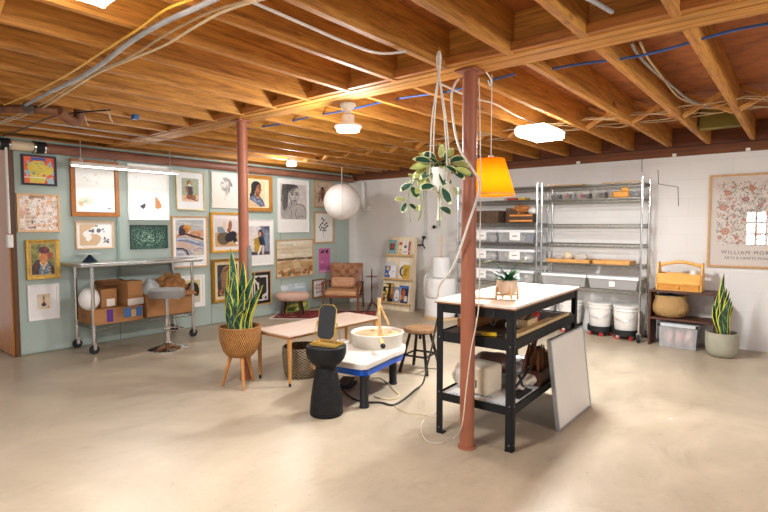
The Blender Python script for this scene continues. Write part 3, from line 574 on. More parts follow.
picture('framed_poster','oak framed tall poster of a reclining figure in dunes, behind the table end',3.362,3.872,.815,1.487,a_reclining,.017,OAKF,(.04,.04,.14,.03),'eeeeee')
def a_shapes(w,h):
    c=Cv(w,h,'ddd4d0'); c.rect(0,0,1,.5,'c99f72'); c.ell(.36,.3,.28,.24,'6b5744'); c.rect(.1,.5,.42,.72,'7f9096'); c.ell(.4,.78,.08,.16,'e0c4ac'); c.ell(.65,.75,.08,.2,'a0603c',-6); c.ell(.6,.6,.1,.08,'a0603c',40); c.ell(.68,.36,.28,.17,'23222c',30); c.ell(.86,.24,.09,.16,'23222c',35); c.poly([(.86,.12),(.95,.05),(1,.1),(.95,.2)],'f0ece4'); c.line([(.3,.1),(.5,.14)],.01,'4a3a30'); return c
picture('framed_print','yellow framed print of abstract seated body shapes, left of the far post',3.919,4.42,.995,1.546,a_shapes,.028,YEL,(.04,.04,.05,.06),'e6dede',dep=.04)
def a_mustard(w,h):
    c=Cv(w,h,'d6cfcb'); c.rect(.62,.1,1,1,'5a6878'); c.dabs(20,['7a8898','8a7a88','485468'],.06,.14,(.66,.1,.95,.98),3); c.rect(0,0,1,.12,'4a4258'); c.ell(.32,.5,.25,.25,'e0d6cc',20); c.poly([(.35,.1),(.32,.55),(.6,.68),(.62,.1)],'b8902c'); c.ell(.6,.75,.1,.14,'3a2a30'); c.ell(.58,.72,.06,.09,'c89070'); c.poly([(.5,.62),(.75,.6),(.82,.3),(.6,.26)],'2c3048'); c.line([(.62,.3),(.5,.05)],.08,'e8dcd0'); c.line([(.72,.3),(.7,.05)],.08,'d8c0b0'); c.ell(.88,.5,.1,.4,'90a0b0',a=.5); return c.grain(14,(14,18),8)
picture('framed_print','white framed painting of a woman with a mustard chair, right of the far post',4.43,4.984,.775,1.455,a_mustard,.016,WHT,(.05,.05,.14,.08),'eeebe6')
def a_land(w,h):
    c=Cv(w,h,'d9cdb2',110); c.dabs(40,['e2d6bc','c8c0a4','d0b898','e6dcc8'],.35,.04,(0,.5,1,1),2,0,.7); c.ell(.5,.88,.04,.04,'ece4d4'); c.rect(0,.46,1,.5,'7a6248',.8); c.dabs(22,['5a4a3a','8a6a48','6e7058'],.12,.02,(0,.44,1,.5),5,0); c.rect(0,.1,1,.44,'d6bc90'); c.dabs(30,['e0cca4','c2a070','b89068'],.3,.03,(0,.2,1,.44),6,4,.8); c.dabs(44,['a06a38','8a5a34','c28a50','7a6a48'],.06,.05,(0,.02,1,.2),7,None,.8); c.poly([(.4,.44),(.5,.1),(.75,.1),(.55,.44)],'e2cda8',.6); return c.grain(8,(20,20),3)
picture('framed_landscape','thin oak framed hazy landscape painting above the ottoman',5.038,5.80,.56,1.148,a_land,.012,OAKF,0)
def a_hair(w,h):
    c=Cv(w,h,'22363c',110); c.dabs(40,['2c4448','3c5258','182830','44383a'],.12,.05,seed=3)
    c.poly([(.2,.2),(.16,.7),(.3,.92),(.5,.98),(.7,.92),(.8,.75),(.72,.6),(.55,.62),(.5,.3),(.35,.05)],'9a6a42')
    for i in range(7): 
        x=.2+.05*i; c.line([(.62-.02*i,.95-.02*i),(x+.08,.78),(x,.55),(x+.03,.3),(x-.04,.08)],.016,'2a1c1c'); c.line([(.6-.02*i,.93-.02*i),(x+.1,.76),(x+.02,.5),(x+.05,.28)],.010,'caa070')
    c.ell(.7,.58,.16,.2,'9c5834'); c.poly([(.55,.45),(.78,.42),(.78,.2),(.5,.18)],'8c4a2c'); c.poly([(.82,.6),(.9,.5),(.82,.48)],'9c5834'); c.line([(.6,.64),(.72,.65)],.025,'1a1010'); c.line([(.62,.6),(.71,.6)],.03,'201412'); c.line([(.76,.44),(.84,.45)],.03,'b0503c'); c.line([(.55,.75),(.78,.8)],.03,'1e1616'); c.line([(.54,.44),(.6,.36),(.74,.36)],.02,'3a1c14')
    c.dabs(90,['a85a3c','385058','c08a50','702c28','2a2024'],.04,.03,(0,0,1,.22),5); return c
picture('framed_portrait','gold framed dark portrait of a long-haired woman, behind the tall snake plant',3.921,4.40,.302,.90,a_hair,.035,GILT,0,dep=.05,inner=(.045,'d9c29a'))
def a_curly(w,h):
    c=Cv(w,h,'cfc389'); c.ell(.5,.66,.4,.26,'17120f'); c.ell(.75,.5,.2,.25,'17120f'); c.poly([(.05,0),(.2,.28),(.5,.34),(.8,.28),(1,0)],'c9c3bd'); c.poly([(.38,.5),(.62,.5),(.62,.28),(.4,.28)],'9a5c3c'); c.ell(.48,.58,.17,.2,'a8683f'); c.line([(.38,.62),(.44,.62)],.03,'1a1210'); c.line([(.54,.62),(.6,.62)],.03,'1a1210'); c.line([(.44,.46),(.54,.46)],.03,'8a3028'); c.line([(.3,.1),(.42,.22),(.6,.05)],.02,'8a8480'); return c
picture('framed_portrait','white framed portrait of a curly dark-haired woman, under the steel table end',3.452,3.81,.277,.705,a_curly,.028,WHT,.035,'f2efe8')
def a_cutout(w,h):
    c=Cv(w,h,'241f20'); c.rect(.12,.1,.88,.9,'ded6cc'); c.rect(.18,.14,.82,.84,'2a2224'); c.line([(.45,.86),(.42,.6),(.45,.3),(.3,.12)],.07,'ded6cc'); c.line([(.42,.6),(.22,.82)],.06,'ded6cc'); c.ell(.44,.78,.09,.1,'2a2224'); c.ell(.72,.22,.12,.08,'ded6cc',30); c.ell(.74,.2,.08,.05,'2a2224'); c.line([(.62,.1),(.88,.4)],.05,'ded6cc'); c.ell(.25,.55,.03,.3,'ded6cc'); return c
picture('framed_print','thin wood framed black and white cut-out print, right of the tall snake plant',4.52,4.93,.185,.685,a_cutout,.014,OAKF,0)
def a_meadow(w,h):
    c=Cv(w,h,'a9c2cc'); c.dabs(16,['e8ecea','dfe6e4','c2d2d8'],.16,.06,(0,.65,1,1),3,0); c.rect(0,0,1,.35,'6a8a40'); c.dabs(40,['7aa048','a8a848','4a6a34','d8c860'],.1,.04,(0,0,1,.35),4,0); c.ell(.3,.5,.12,.16,'3c5a3c'); c.ell(.42,.45,.08,.1,'48684a'); c.ell(.7,.45,.14,.1,'5a7a50'); return c
picture('unframed_canvas','small cloudy meadow canvas leaning on the wall behind the ottoman',5.119,5.632,.004,.445,a_meadow,0,None,0,dep=.03,lean=.06)
def a_pink(w,h):
    c=Cv(w,h,'c66a9c'); c.ell(.35,.86,.2,.05,'4a2a48',20); c.ell(.72,.87,.12,.08,'3c2440'); c.line([(.2,.6),(.7,.6)],.02,'8a3a70'); c.rect(.1,.2,.7,.24,'8a3a70'); c.rect(.1,.3,.6,.33,'a04a80'); c.rect(.05,.02,.95,.1,'d8a0bc'); c.ell(.3,.45,.15,.04,'d884b0'); return c
picture('pink_poster','small unframed pink poster left of the leather armchair',5.933,6.205,.57,.985,a_pink,0,None,0,dep=.006)
def a_deco(w,h):
    c=Cv(w,h,'e8e2dc'); 
    for x,y in ((.5,.75),(.5,.5),(.5,.25),(.25,.5),(.75,.5),(.25,.78),(.75,.78),(.25,.22),(.75,.22)): c.ell(x,y,.1,.09,'a04a3c' if (x+y)%.5<.3 else '4a4a58'); c.ell(x,y,.04,.04,'e8e2dc')
    return c
picture('framed_print','small gold framed ornament print low beside the leather armchair',5.786,6.09,.164,.474,a_deco,.02,GILT,.03,'ebe6e0')
# ------------------------------------------------------------------ large floral poster on the block wall
x0=-.845; x1=-.055; z0,z1=.90,1.925
t=thing('framed_floral_poster','oak framed floral exhibition poster with lettering on the white block wall','poster',(x0,WY-.002,z0))
W_,H_=x1-x0,z1-z0; fr=MB(); k=.022
fr.box((0,-.03,0),(W_,0,k)).box((0,-.03,H_-k),(W_,0,H_)).box((0,-.03,k),(k,0,H_-k)).box((W_-k,-.03,k),(W_,0,H_-k)); fr.build('frame',OAKF,t,bev=.002,smooth=False)
MB().box((k,-.012,k),(W_-k,-.004,H_-k)).build('paper',plain('e7dcd2',.6,0,.01,name='poster_paper'),t,smooth=False)
def a_flor(w,h):
    c=Cv(w,h,'eadfd4',190); r=random.Random(11)
    for _ in range(26):
        x,y=r.random(),r.random(); a=r.uniform(0,6); P=[(x,y)]
        for i in range(9): a+=r.uniform(-.1,.75); x+=.035*math.cos(a); y+=.03*math.sin(a); P.append((x,y))
        c.line(P,.006,r.choice(['7a7468','8a8a70','5a5a50']))
        for (px,py) in P[1:]: c.ell(px+.015,py+.01,.018,.007,r.choice(['6d7060','8c8f78','4f5448','a8a088']),r.uniform(0,180))
    c.dabs(1100,['7c806c','9a9c86','5c5f52','b8a89a','c7b4a0'],.013,.005,seed=12)
    c.dabs(260,['b0503c','c87a50','8a3a38','d8a080'],.011,.008,seed=13)
    for x,y,s_,q in [(random.Random(i).random(),random.Random(i+50).random(),.035,('c07058','b85a48','d08a60','9a4a48')[i%4]) for i in range(24)]+list(((.16,.82,.07,'c07058'),(.5,.88,.06,'c8603c'),(.42,.72,.065,'9a3c44'),(.1,.6,.085,'c4746c'),(.14,.22,.09,'d08058'),(.06,.12,.05,'b85a3c'),(.4,.4,.045,'c87048'),(.85,.95,.06,'a03c40'),(.8,.72,.06,'c86a50'),(.92,.45,.08,'b0505c'),(.6,.2,.07,'c8845c'),(.78,.12,.06,'a84840'),(.3,.12,.04,'c45a40'),(.72,.5,.05,'d89a70'),(.62,.62,.05,'b8586a'))):
        s_*=.75
        for j in range(8): a=j*PI/4; c.ell(x+s_*.55*math.cos(a),y+s_*.5*math.sin(a)*w/h,s_*.4,s_*.32,q,math.degrees(a)); 
        c.ell(x,y,s_*.45,s_*.4,'e2b088'); c.ell(x,y,s_*.2,s_*.18,'8a3a30')
    return c
a_flor(W_-.15,.70).sheet('floral_print',(.075,-.0135,.245),(1,0,0),(0,0,1),t)
def text(body,size,loc,rot,parent,mat,name='lettering',sp=1,align='CENTER',ext=.0006):
    cu=bpy.data.curves.new(name,'FONT'); cu.body=body; cu.size=size; cu.extrude=ext; cu.align_x=align; cu.space_character=sp; cu.resolution_u=2
    o=bpy.data.objects.new(name,cu); COL.objects.link(o); bpy.context.view_layer.update()
    me=bpy.data.meshes.new_from_object(o); bpy.data.objects.remove(o); me.materials.clear(); me.materials.append(mat)
    o=bpy.data.objects.new(name,me); COL.objects.link(o); o.location=loc; o.rotation_euler=rot; o.parent=parent; return o
INK=plain('4a3c38',.6,name='brown_ink')
text('WILLIAM MORRIS',.055,(W_/2,-.0135,.150),(R(90),0,0),t,INK,sp=1.28); text('ARTS & CRAFTS PIONEER',.037,(W_/2,-.0135,.095),(R(90),0,0),t,INK,sp=1.12)
m,nt,b=_new('clear_glazing'); nt.nodes.remove(b); out=nt.nodes['Material Output']; tr=N(nt,'ShaderNodeBsdfTransparent'); gl=N(nt,'ShaderNodeBsdfGlossy'); gl.inputs['Roughness'].default_value=.0; mi=N(nt,'ShaderNodeMixShader'); mi.inputs[0].default_value=.10
nt.links.new(tr.outputs[0],mi.inputs[1]); nt.links.new(gl.outputs[0],mi.inputs[2]); nt.links.new(mi.outputs[0],out.inputs[0])
MB().box((k,-.022,k),(W_-k,-.020,H_-k)).build('glazing',m,t,smooth=False)
# ================================================================== LEFT SIDE: steel work table and what stands on it
def caster(mb_parent,x,y,z=0,r=.045,label=None,wheel=None,name='caster'):
    mb=MB(); mb.at((x,y,z)).box((-.02,-.012,r),(-.014,.02,r*2+.02)); mb.box((.014,-.012,r),(.02,.02,r*2+.02)); mb.box((-.022,-.02,r*2+.015),(.022,.03,r*2+.022)); mb.rod((-.02,0,r),(.02,0,r),.008,8)
    c=mb.build(name,STEEL,mb_parent); MB().at((x,y,z)).rod((-.013,0,r),(.013,0,r),r,18).build('wheel',wheel or RUBBER,c); return c
def wire_shelf(parent,x0,x1,y0,y1,z,name='wire_shelf',nw=None,r=.0035):
    mb=MB()
    for zz in (z,z-.038):
        for a,c in (((x0,y0,zz),(x1,y0,zz)),((x0,y1,zz),(x1,y1,zz)),((x0,y0,zz),(x0,y1,zz)),((x1,y0,zz),(x1,y1,zz))): mb.rod(a,c,r*1.15,6)
    def zig(p,q):
        p=Vector(p);q=Vector(q); n=max(4,int((q-p).length/.045)); n+=n%2
        mb.tube([p.lerp(q,i/n)+Vector((0,0,-.038 if i%2 else 0)) for i in range(n+1)],r*.8,5)
    for a,c in (((x0,y0,z),(x1,y0,z)),((x0,y1,z),(x1,y1,z)),((x0,y0,z),(x0,y1,z)),((x1,y0,z),(x1,y1,z))): zig(a,c)
    alongx=(x1-x0)>(y1-y0); L=(x1-x0) if alongx else (y1-y0); n=int(L/.032)
    for i in range(1,n):
        k=i/n
        if alongx: mb.rod((x0+L*k,y0,z+.003),(x0+L*k,y1,z+.003),r*.6,4)
        else: mb.rod((x0,y0+L*k,z+.003),(x1,y0+L*k,z+.003),r*.6,4)
    for q in (.33,.66):
        if alongx: mb.rod((x0,y0+(y1-y0)*q,z-.004),(x1,y0+(y1-y0)*q,z-.004),r,5)
        else: mb.rod((x0+(x1-x0)*q,y0,z-.004),(x0+(x1-x0)*q,y1,z-.004),r,5)
    return mb.build(name,WIRE,parent,smooth=True)
t=thing('steel_work_table','rolling stainless steel work table with wire undershelf against the green wall','table',(-6.0,2.78,0))
X0,X1,Y0,Y1=-.24,.215,-.565,.575
MB().box((-.27,-.70,.925),(.29,.68,.965)).build('tabletop',STEEL,t,bev=.012)
for x in (X0,X1):
    for y in (Y0,Y1):
        mb=MB().rod((x,y,.10),(x,y,.925),.019,14); mb.build('leg',CHROME,t); caster(t,x,y,0,.048)
        if True: MB().rod((x,y,.27),(x,y,.315),.0225,14).build('shelf_collar',STEEL,t)
wire_shelf(t,X0,X1,Y0,Y1,.30,r=.0045)
# cartons under it
def carton(name,label,loc,sx,sy,sz,rz=0,mat=BOX,open_=False,tapes=(),group='cardboard boxes under the steel table',cat='box'):
    t=thing(name,label,cat,loc,rz,group); mb=MB()
    if open_:
        w=.006; mb.box((-sx/2,-sy/2,0),(sx/2,sy/2,w))
        for a,b in (((-sx/2,-sy/2,0),(sx/2,-sy/2+w,sz)),((-sx/2,sy/2-w,0),(sx/2,sy/2,sz)),((-sx/2,-sy/2+w,0),(-sx/2+w,sy/2-w,sz)),((sx/2-w,-sy/2+w,0),(sx/2,sy/2-w,sz))): mb.box(a,b)
        mb.build('body',mat,t,smooth=False)
        MB().at((sx/2,0,sz),(0,R(25),0)).box((0,-sy/2,-.003),(.09,sy/2,.003)).build('flap',mat,t,smooth=False); MB().at((-sx/2,0,sz),(0,R(-30),0)).box((-.09,-sy/2,-.003),(0,sy/2,.003)).build('flap',mat,t,smooth=False)
    else: mb.box((-sx/2,-sy/2,0),(sx/2,sy/2,sz)).build('body',mat,t,bev=.004,smooth=False)
    for (face,u0,v0,u1,v1,col,nm) in tapes:
        e=.0015; m_=plain(col,.5,0,.02,name='label_paper')
        if face=='+x': o=MB().box((sx/2,u0,v0),(sx/2+e,u1,v1))
        elif face=='-y': o=MB().box((u0,-sy/2-e,v0),(u1,-sy/2,v1))
        elif face=='z': o=MB().box((u0,v0,sz),(u1,v1,sz+e))
        o.build(nm,m_,t,smooth=False)
    return t
c=carton('cardboard_box','long low cardboard box with blue and purple tape under the steel table',(-5.97,2.47,.306),.42,.52,.165,0,BOX,False,
  [('+x',-.13,.02,-.065,.155,'5c2c86','purple_tape'),('+x',.05,.045,.13,.15,'4a7ab4','blue_label'),('+x',.13,.045,.18,.125,'d8b48a','tan_tape'),('+x',.18,.045,.25,.15,'4a7ab4','blue_label'),('-y',-.1,.05,.02,.1,'7a5232','printed_marks')])
t=c; MB().rod((-.14,-.262,.11),(-.14,-.2615,.11),.016,14).build('red_round_mark',plain('b04838',.6,name='red_ink'),t)
carton('cardboard_box','small upright cardboard box with white label on the long box',(-5.93,2.40,.473),.16,.17,.20,.1,BOX,False,[('+x',-.03,.01,.06,.09,'efe8dc','shipping_label')])
carton('cardboard_box','tall open cardboard box at the back on the long box',(-6.08,2.53,.473),.20,.26,.27,-.1,BOXD,True)
c=carton('cardboard_box','leaning cardboard box with white strip beside the small upright box',(-5.895,2.655,.473),.18,.19,.27,.2,BOX,False,[('+x',-.1,.0,.1,.075,'ece6dc','white_strip')])
carton('cardboard_box','large open cardboard carton at the right end of the wire undershelf',(-5.98,3.075,.306),.40,.58,.27,0,BOX,True,[])
o=blob((0,0,0),(.105,.10,.13),.07,3,3).at().build('plastic_bag',plain('f1f0ee',.35,0,.02,5,.3,14,name='white_plastic_film'),None,sub=1); o.location=(-5.88,2.215,.585); tag(o,'white plastic bag bulging at the left end of the long box','bag')
def crumple(name,label,cat,loc,r,mat,seed,amp=.3,freq=6,group=None,seg=40,rings=26):
    o=blob((0,0,0),r,amp,freq,seed,seg,rings).build(name,mat,None,smooth=False); o.location=loc; tag(o,label,cat,group); return o
KRAFT=plain('9a6c42',.8,0,.15,14,.5,30,.2,name='kraft_paper')
crumple('kraft_paper_wad','crumpled brown kraft paper rising out of the large carton','paper',(-5.98,3.17,.62),(.13,.165,.14),KRAFT,3,.22,9)
crumple('bubble_wrap','grey bubble wrap bundle rising out of the large carton, left of the kraft paper','bubble wrap',(-5.93,2.91,.62),(.10,.11,.12),plain('b8bcbe',.3,0,.1,20,.5,80,name='bubble_film'),8,.12,4)
# object on the tabletop
t=thing('cake_stand','small dark blue cone stand with a clear round plate on the steel tabletop','stand',(-6.05,2.30,.966))
MB().lathe([(.075,0),(.072,.012),(.045,.04),(.02,.065),(.014,.078)]).build('base',plain('26384a',.35,.1,name='blue_black_glaze'),t); MB().lathe([(.014,.078),(.115,.083),(.118,.089),(.001,.089)]).build('plate',plain('c9d2d2',.15,0,name='frosted_glass'),t)
# stool
t=thing('round_swivel_stool','chrome pedestal stool with round grey seat in front of the steel table','stool',(-5.41,2.83,0))
MB().lathe([(.205,0),(.205,.008),(.17,.022),(.06,.05),(.04,.075),(.034,.08)],seg=40).build('base',CHROME,t)
MB().lathe([(.028,.07),(.028,.34)]).build('lower_column',CHROME,t); MB().lathe([(.02,.34),(.02,.585)]).build('gas_column',STEEL,t)
MB().tube([(0.13+.10*math.cos(a),.10*math.sin(a),.24) for a in np.linspace(-2.4,2.4,20)],.009,8).rod((.0,0,.24),(.06,.075,.24),.008,8).rod((.0,0,.24),(.06,-.075,.24),.008,8).build('footrest',CHROME,t)
MB().lathe([(.15,.575),(.185,.58),(.19,.60),(.19,.65),(.18,.668),(.1,.675),(.001,.675)],seg=40).build('seat',plain('83807c',.6,0,.04,name='grey_vinyl'),t,angle=60)
MB().rod((.02,0,.57),(.12,.1,.56),.006,6).build('height_lever',CHROME,t)
# ------------------------------------------------------------------ snake plants
def snake(parent_loc,label,leaves,seed=1,stake=None,h0=0):
    t=thing('snake_plant',label,'plant',parent_loc,0); r=random.Random(seed); mb=MB()
    for (ax,ay,lx,ly,hh,w) in leaves: # base x,y ; tip offset ; height ; width
        n=14; cols=[-1,-.72,-.25,.25,.72,1]; tw=r.uniform(-.6,.6); d0=r.uniform(0,PI) if False else r.uniform(-.5,.5)+YAW
        vs=[];
        for i in range(n+1):
            k=i/n; ww=w*1.22*(.55+.6*math.sin(min(1,k*1.15)*PI*.62))*(1-k**5)*.5 if k<1 else .0005
            z=hh*k; bx=ax+lx*k*k+.012*math.sin(k*5+seed); by=ay+ly*k*k; an=d0+tw*k
            for c_ in cols:
                vs.append((bx+math.cos(an)*ww*c_-math.sin(an)*ww*.35*c_*c_,by+math.sin(an)*ww*c_+math.cos(an)*ww*.35*c_*c_,z))
        o=len(mb.v)
        for i in range(n):
            for j in range(5):
                mb.mi=1 if j in (0,4) else (2 if (i*7+j*3+int(hh*50))%4==0 else 0)
                q=[i*6+j,i*6+j+1,(i+1)*6+j+1,(i+1)*6+j]; mb.v+=([] if True else []); mb.f.append(tuple(o+a for a in q)); mb.m.append(mb.mi)
        mb.v+=[Vector(p) for p in vs]
    GR,YE,LG=plain('1a4030',.5,0,.25,45,name='dark_leaf'),plain('c9c444',.5,0,.06,20,name='yellow_leaf_margin'),plain('4d7a55',.4,0,.1,30,name='mottled_leaf')
    o=mb.build('foliage',[GR,YE,LG],t,angle=80); s_=o.modifiers.new('solid','SOLIDIFY'); s_.thickness=.004; s_.offset=0
    return t
pl=Vector((-3.66,2.55,0))
t=thing('wicker_planter','round wicker planter on tapered wooden tripod legs','planter',pl)
MB().lathe([(.07,.255),(.105,.265),(.14,.31),(.163,.38),(.172,.45),(.172,.505),(.160,.505),(.15,.44),(.001,.42)],seg=48,fn=lambda a,i:1+.008*math.sin(a*24)).build('basket',weave('5a3210','c88c4a',60,170),t,angle=60)
MB().tube([(.167*math.cos(a),.167*math.sin(a),.508) for a in np.linspace(0,2*PI,48,endpoint=False)],.010,8,closed=True).build('rim',weave('7d4a20','c08648',120,420),t)
MB().lathe([(.155,.465),(.001,.47)]).build('soil',plain('4a382a',.9,0,.2,50,.8,90,name='potting_soil'),t)
for k,(lx,ly) in enumerate(((-.125,-.095),(.125,-.06),(-.03,.15))): MB().rod((lx*.5,ly*.5,.28),(lx,ly,0),.019,10,.011).build('leg',wood('9a6430','bd8448',(14,14,3),name='leg_wood'),t)
sp=[(-.06,-.05,-.06,-.02,.38,.05),(.0,-.08,-.01,-.03,.34,.055),(.06,-.06,.09,-.01,.28,.05),(.01,.02,.02,-.01,.60,.055),(-.03,-.06,-.02,-.0,.42,.055),(-.04,-.03,-.06,-.02,.52,.055),(.02,-.06,.03,-.03,.50,.055),(.05,-.04,.07,-.01,.36,.05),(-.02,-.02,-.035,-.03,.70,.055),(.03,.0,.11,.05,.50,.05),(.06,.03,.13,.06,.40,.05),(.0,-.05,-.035,-.02,.47,.06),(-.05,.02,-.09,-.02,.28,.045),(.04,-.06,.11,.02,.22,.05),(-.07,-.03,-.03,.02,.20,.045),(.0,.05,.02,.02,.42,.05),(-.03,.05,-.03,.03,.36,.05),(.07,-.02,.06,.02,.30,.045),(-.02,-.09,.01,-.03,.27,.045),(.03,.07,.03,.08,.33,.05)]
t=snake((pl.x,pl.y,.471),'tall yellow-edged snake plant in the wicker planter',sp,3)
MB().rod((.02,.09,0),(.02,.09,.69),.021,10).rod((.02,.09,.69),(.02,.09,.72),.013,8).build('support_tube',plain('8b8a82',.35,.7,name='grey_tube'),t)
pp=Vector((-.625,6.33,0))
t=thing('sage_pot','rounded sage green plant pot on the floor near the white wall','pot',pp)
MB().lathe([(.095,0),(.12,.012),(.142,.06),(.152,.14),(.152,.255),(.14,.255),(.135,.21),(.001,.205)],seg=44).build('shell',plain('a19e8b',.55,0,.03,name='sage_ceramic'),t,angle=50)
MB().lathe([(.137,.225),(.001,.23)]).build('soil',plain('4a382a',.9,0,.2,50,.8,90,name='potting_soil'),t)
sp=[(.0,-.03,.01,.0,.50,.045),(-.05,.0,-.08,.0,.34,.05),(.05,-.03,.07,.0,.36,.05),(-.02,.03,-.03,.0,.55,.055),(.04,-.02,.03,.0,.46,.055),(-.0,.0,-.02,.0,.64,.055),(.02,.02,.05,.0,.42,.05),(-.03,.0,-.07,-.02,.42,.055),(.05,.0,.09,.0,.30,.05),(-.05,-.02,-.11,.0,.30,.05),(.03,-.05,.08,.0,.40,.055),(-.02,-.04,-.02,.0,.35,.06),(.0,.06,.03,.02,.48,.05),(.06,.04,.06,.0,.26,.05),(-.06,.04,-.06,.01,.36,.05),(.0,-.07,.0,-.02,.27,.055)]
snake((pp.x,pp.y,.228),'yellow-edged snake plant in the sage pot by the dark shoe shelf',[(a*.8,b,c*.45,d*.6,e,f*.8) for a,b,c,d,e,f in sp],8)
# ------------------------------------------------------------------ low table, basket
t=thing('low_table','low table with pale pinkish wood top and tapered oak legs','table',(-3.52,3.36,0))
PINKW=wood('b49680','d0b5a2',(22,2.2,22),.4,name='limed_wood'); OK2=wood('a8743a','c4904f',(16,16,3),name='table_oak')
mb=MB().box((-.235,-.60,.425),(.235,.60,.442)); mb.build('tabletop',PINKW,t,bev=.004)
MB().box((-.215,-.58,.402),(.215,.58,.425)).build('apron',OK2,t,bev=.002)
for x in (-.20,.205):
    for y in (-.565,.555):
        MB().rod((x,y,.03),(x,y,.402),.014,10,.020).build('leg',OK2,t); MB().rod((x,y,0),(x,y,.03),.012,10).build('foot_cap',BLACK,t)
t=thing('seagrass_basket','grey-brown woven seagrass basket under the low table','basket',(-3.50,3.09,0))
SG=weave('3c3227','978467',30,260,name='seagrass'); 
MB().lathe([(.135,0),(.15,.01),(.165,.08),(.172,.18),(.17,.265),(.160,.275),(.158,.2),(.14,.03),(.001,.025)],seg=48,fn=lambda a,i:1+.012*math.sin(a*20+i*2)).build('shell',SG,t,angle=60)
for s in (-1,1): MB().tube(smoothpath([(s*.170,-.05,.25),(s*.187,-.045,.18),(s*.182,-.03,.10),(s*.185,.03,.10),(s*.187,.045,.18),(s*.170,.05,.25)]),.010,8).build('handle',plain('b0783c',.6,name='leather_handle'),t)
# ------------------------------------------------------------------ black hourglass side table, mirror
m,nt,b=_new('hammered_black'); v=tex(nt); b.inputs['Base Color'].default_value=rgb('121214'); b.inputs['Roughness'].default_value=.6; b.inputs['Specular IOR Level'].default_value=.3
vo=N(nt,'ShaderNodeTexVoronoi'); vo.inputs['Scale'].default_value=85; nt.links.new(v,vo.inputs['Vector']); bump(nt,b,vo.outputs['Distance'],.8,.006); HAM=m
t=thing('hourglass_side_table','black hammered hourglass side table beside the pottery wheel','side table',(-2.63,2.555,0))
MB().lathe([(.115,0),(.120,.008),(.120,.03),(.112,.12),(.094,.24),(.076,.335),(.070,.352)],seg=44).build('base',HAM,t,angle=40)
MB().lathe([(.070,.350),(.076,.358),(.108,.378),(.133,.412),(.145,.455),(.145,.495),(.138,.503),(.001,.505)],seg=44).build('bowl_top',plain('131315',.6,0,.1,14,.2,60,.3,name='matt_black'),t,angle=40)
t=thing('vanity_mirror','brass swivel mirror showing its black back, standing on the black side table','mirror',(-2.615,2.55,.506),R(14))
tr=MB(); w_,h_=.20,.13; tr.box((-w_/2,-h_/2,0),(w_/2,h_/2,.004))
for a,c in (((-w_/2,-h_/2),(w_/2,-h_/2)),((w_/2,-h_/2),(w_/2,h_/2)),((w_/2,h_/2),(-w_/2,h_/2)),((-w_/2,h_/2),(-w_/2,-h_/2))): tr.rod((a[0],a[1],.012),(c[0],c[1],.012),.005,6)
tr.build('tray',BRASS,t)
fr=MB()
for s in (-1,1): fr.tube([(s*.088,.04,.01),(s*.086,.02,.10),(s*.082,0,.165),],.003,6).tube([(s*.088,-.05,.01),(s*.082,0,.165)],.003,6).sphere((s*.077,0,.165),.007,8,6)
fr.build('stand_wire',BRASS,t)
def rr(w,h,r,n=8):
    P=[]
    for cx,cy,a0 in ((w-r,h-r,0),(-w+r,h-r,PI/2),(-w+r,-h+r,PI),(w-r,-h+r,1.5*PI)):
        for i in range(n+1): a=a0+PI/2*i/n; P.append((cx+r*math.cos(a),cy+r*math.sin(a)))
    return P
P=rr(.070,.122,.042); tl=R(78)
MB().at((0,0,.165),(tl,0,0)).prism(P,-.004,.003).build('mirror_back',plain('26292c',.6,name='black_felt'),t,smooth=False)
MB().at((0,0,.165),(tl,0,0)).tube([(x,y,0) for x,y in P],.0035,8,closed=True).build('rim',BRASS,t)
MB().at((0,0,.165),(tl,0,0)).prism(P,-.0065,-.0045).build('mirror_glass',plain('e8eaec',.02,1,0,name='mirror_silver'),t,smooth=False)
# ------------------------------------------------------------------ pottery wheel
wc=Vector((-2.684,3.176,0)); wr=R(10)
t=thing('pottery_wheel','electric pottery wheel with blue body, white splash pan and black legs','pottery wheel',wc,wr)
BLUE=plain('1557c8',.4,0,.05,name='blue_enamel'); PANW=plain('dad3c8',.4,0,.05,6,name='splashed_white')
dk=[(-.27,-.42),(.11,-.42),(.15,-.38),(.15,.05),(.16,.10),(.16,.20),(.10,.34),(-.28,.36),(-.33,.30),(-.33,.05),(-.31,-.38)]
MB().prism(dk,.288,.335).build('deck',PANW,t,bev=.008); MB().prism([(x*.90,y*.93) for x,y in dk],.232,.288).build('body',BLUE,t,bev=.006)
for x,y in ((.115,-.375),(-.25,-.36),(.03,.235),(-.27,.28)):
    MB().lathe([(.036,0),(.038,.012),(.033,.02),(.033,.235)],(x,y,0),18).build('leg',BLACK,t)
c_=(-.105,.20,0)
MB().lathe([(.208,.335),(.216,.345),(.221,.42),(.231,.448),(.221,.452),(.212,.44),(.206,.36),(.001,.356)],c_,52).build('splash_pan',PANW,t,angle=40)
MB().lathe([(.09,.357),(.198,.357),(.198,.430),(.185,.436),(.001,.436)],c_,44,fn=lambda a,i:1+.01*math.sin(a*5)).build('wheel_head',plain('c19a72',.7,0,.12,9,.3,30,name='wet_clay'),t)
for k,(u_,v_,s_) in enumerate(((.05,-.05,.018),(-.08,.06,.022),(.09,.07,.015))): MB().lathe([(s_,.435),(s_*.8,.443),(.001,.446)],(c_[0]+u_,c_[1]+v_,0),14).build('clay_lump',plain('a57a52',.8,name='dry_clay'),t)
t=thing('centering_arm','jointed pale wood arm with black knob standing over the splash pan','tool',(-2.67,3.25,0))
STK=wood('c79a5e','dfb981',(10,10,10),name='beech')
a=at(379,298,1,3.25); b_=at(380,337,1,3.24); k1=at(389,325,1,3.30); e1=at(383,346,1,3.10); o3=Vector((-2.67,3.25,0))
def L_(p): return p-o3
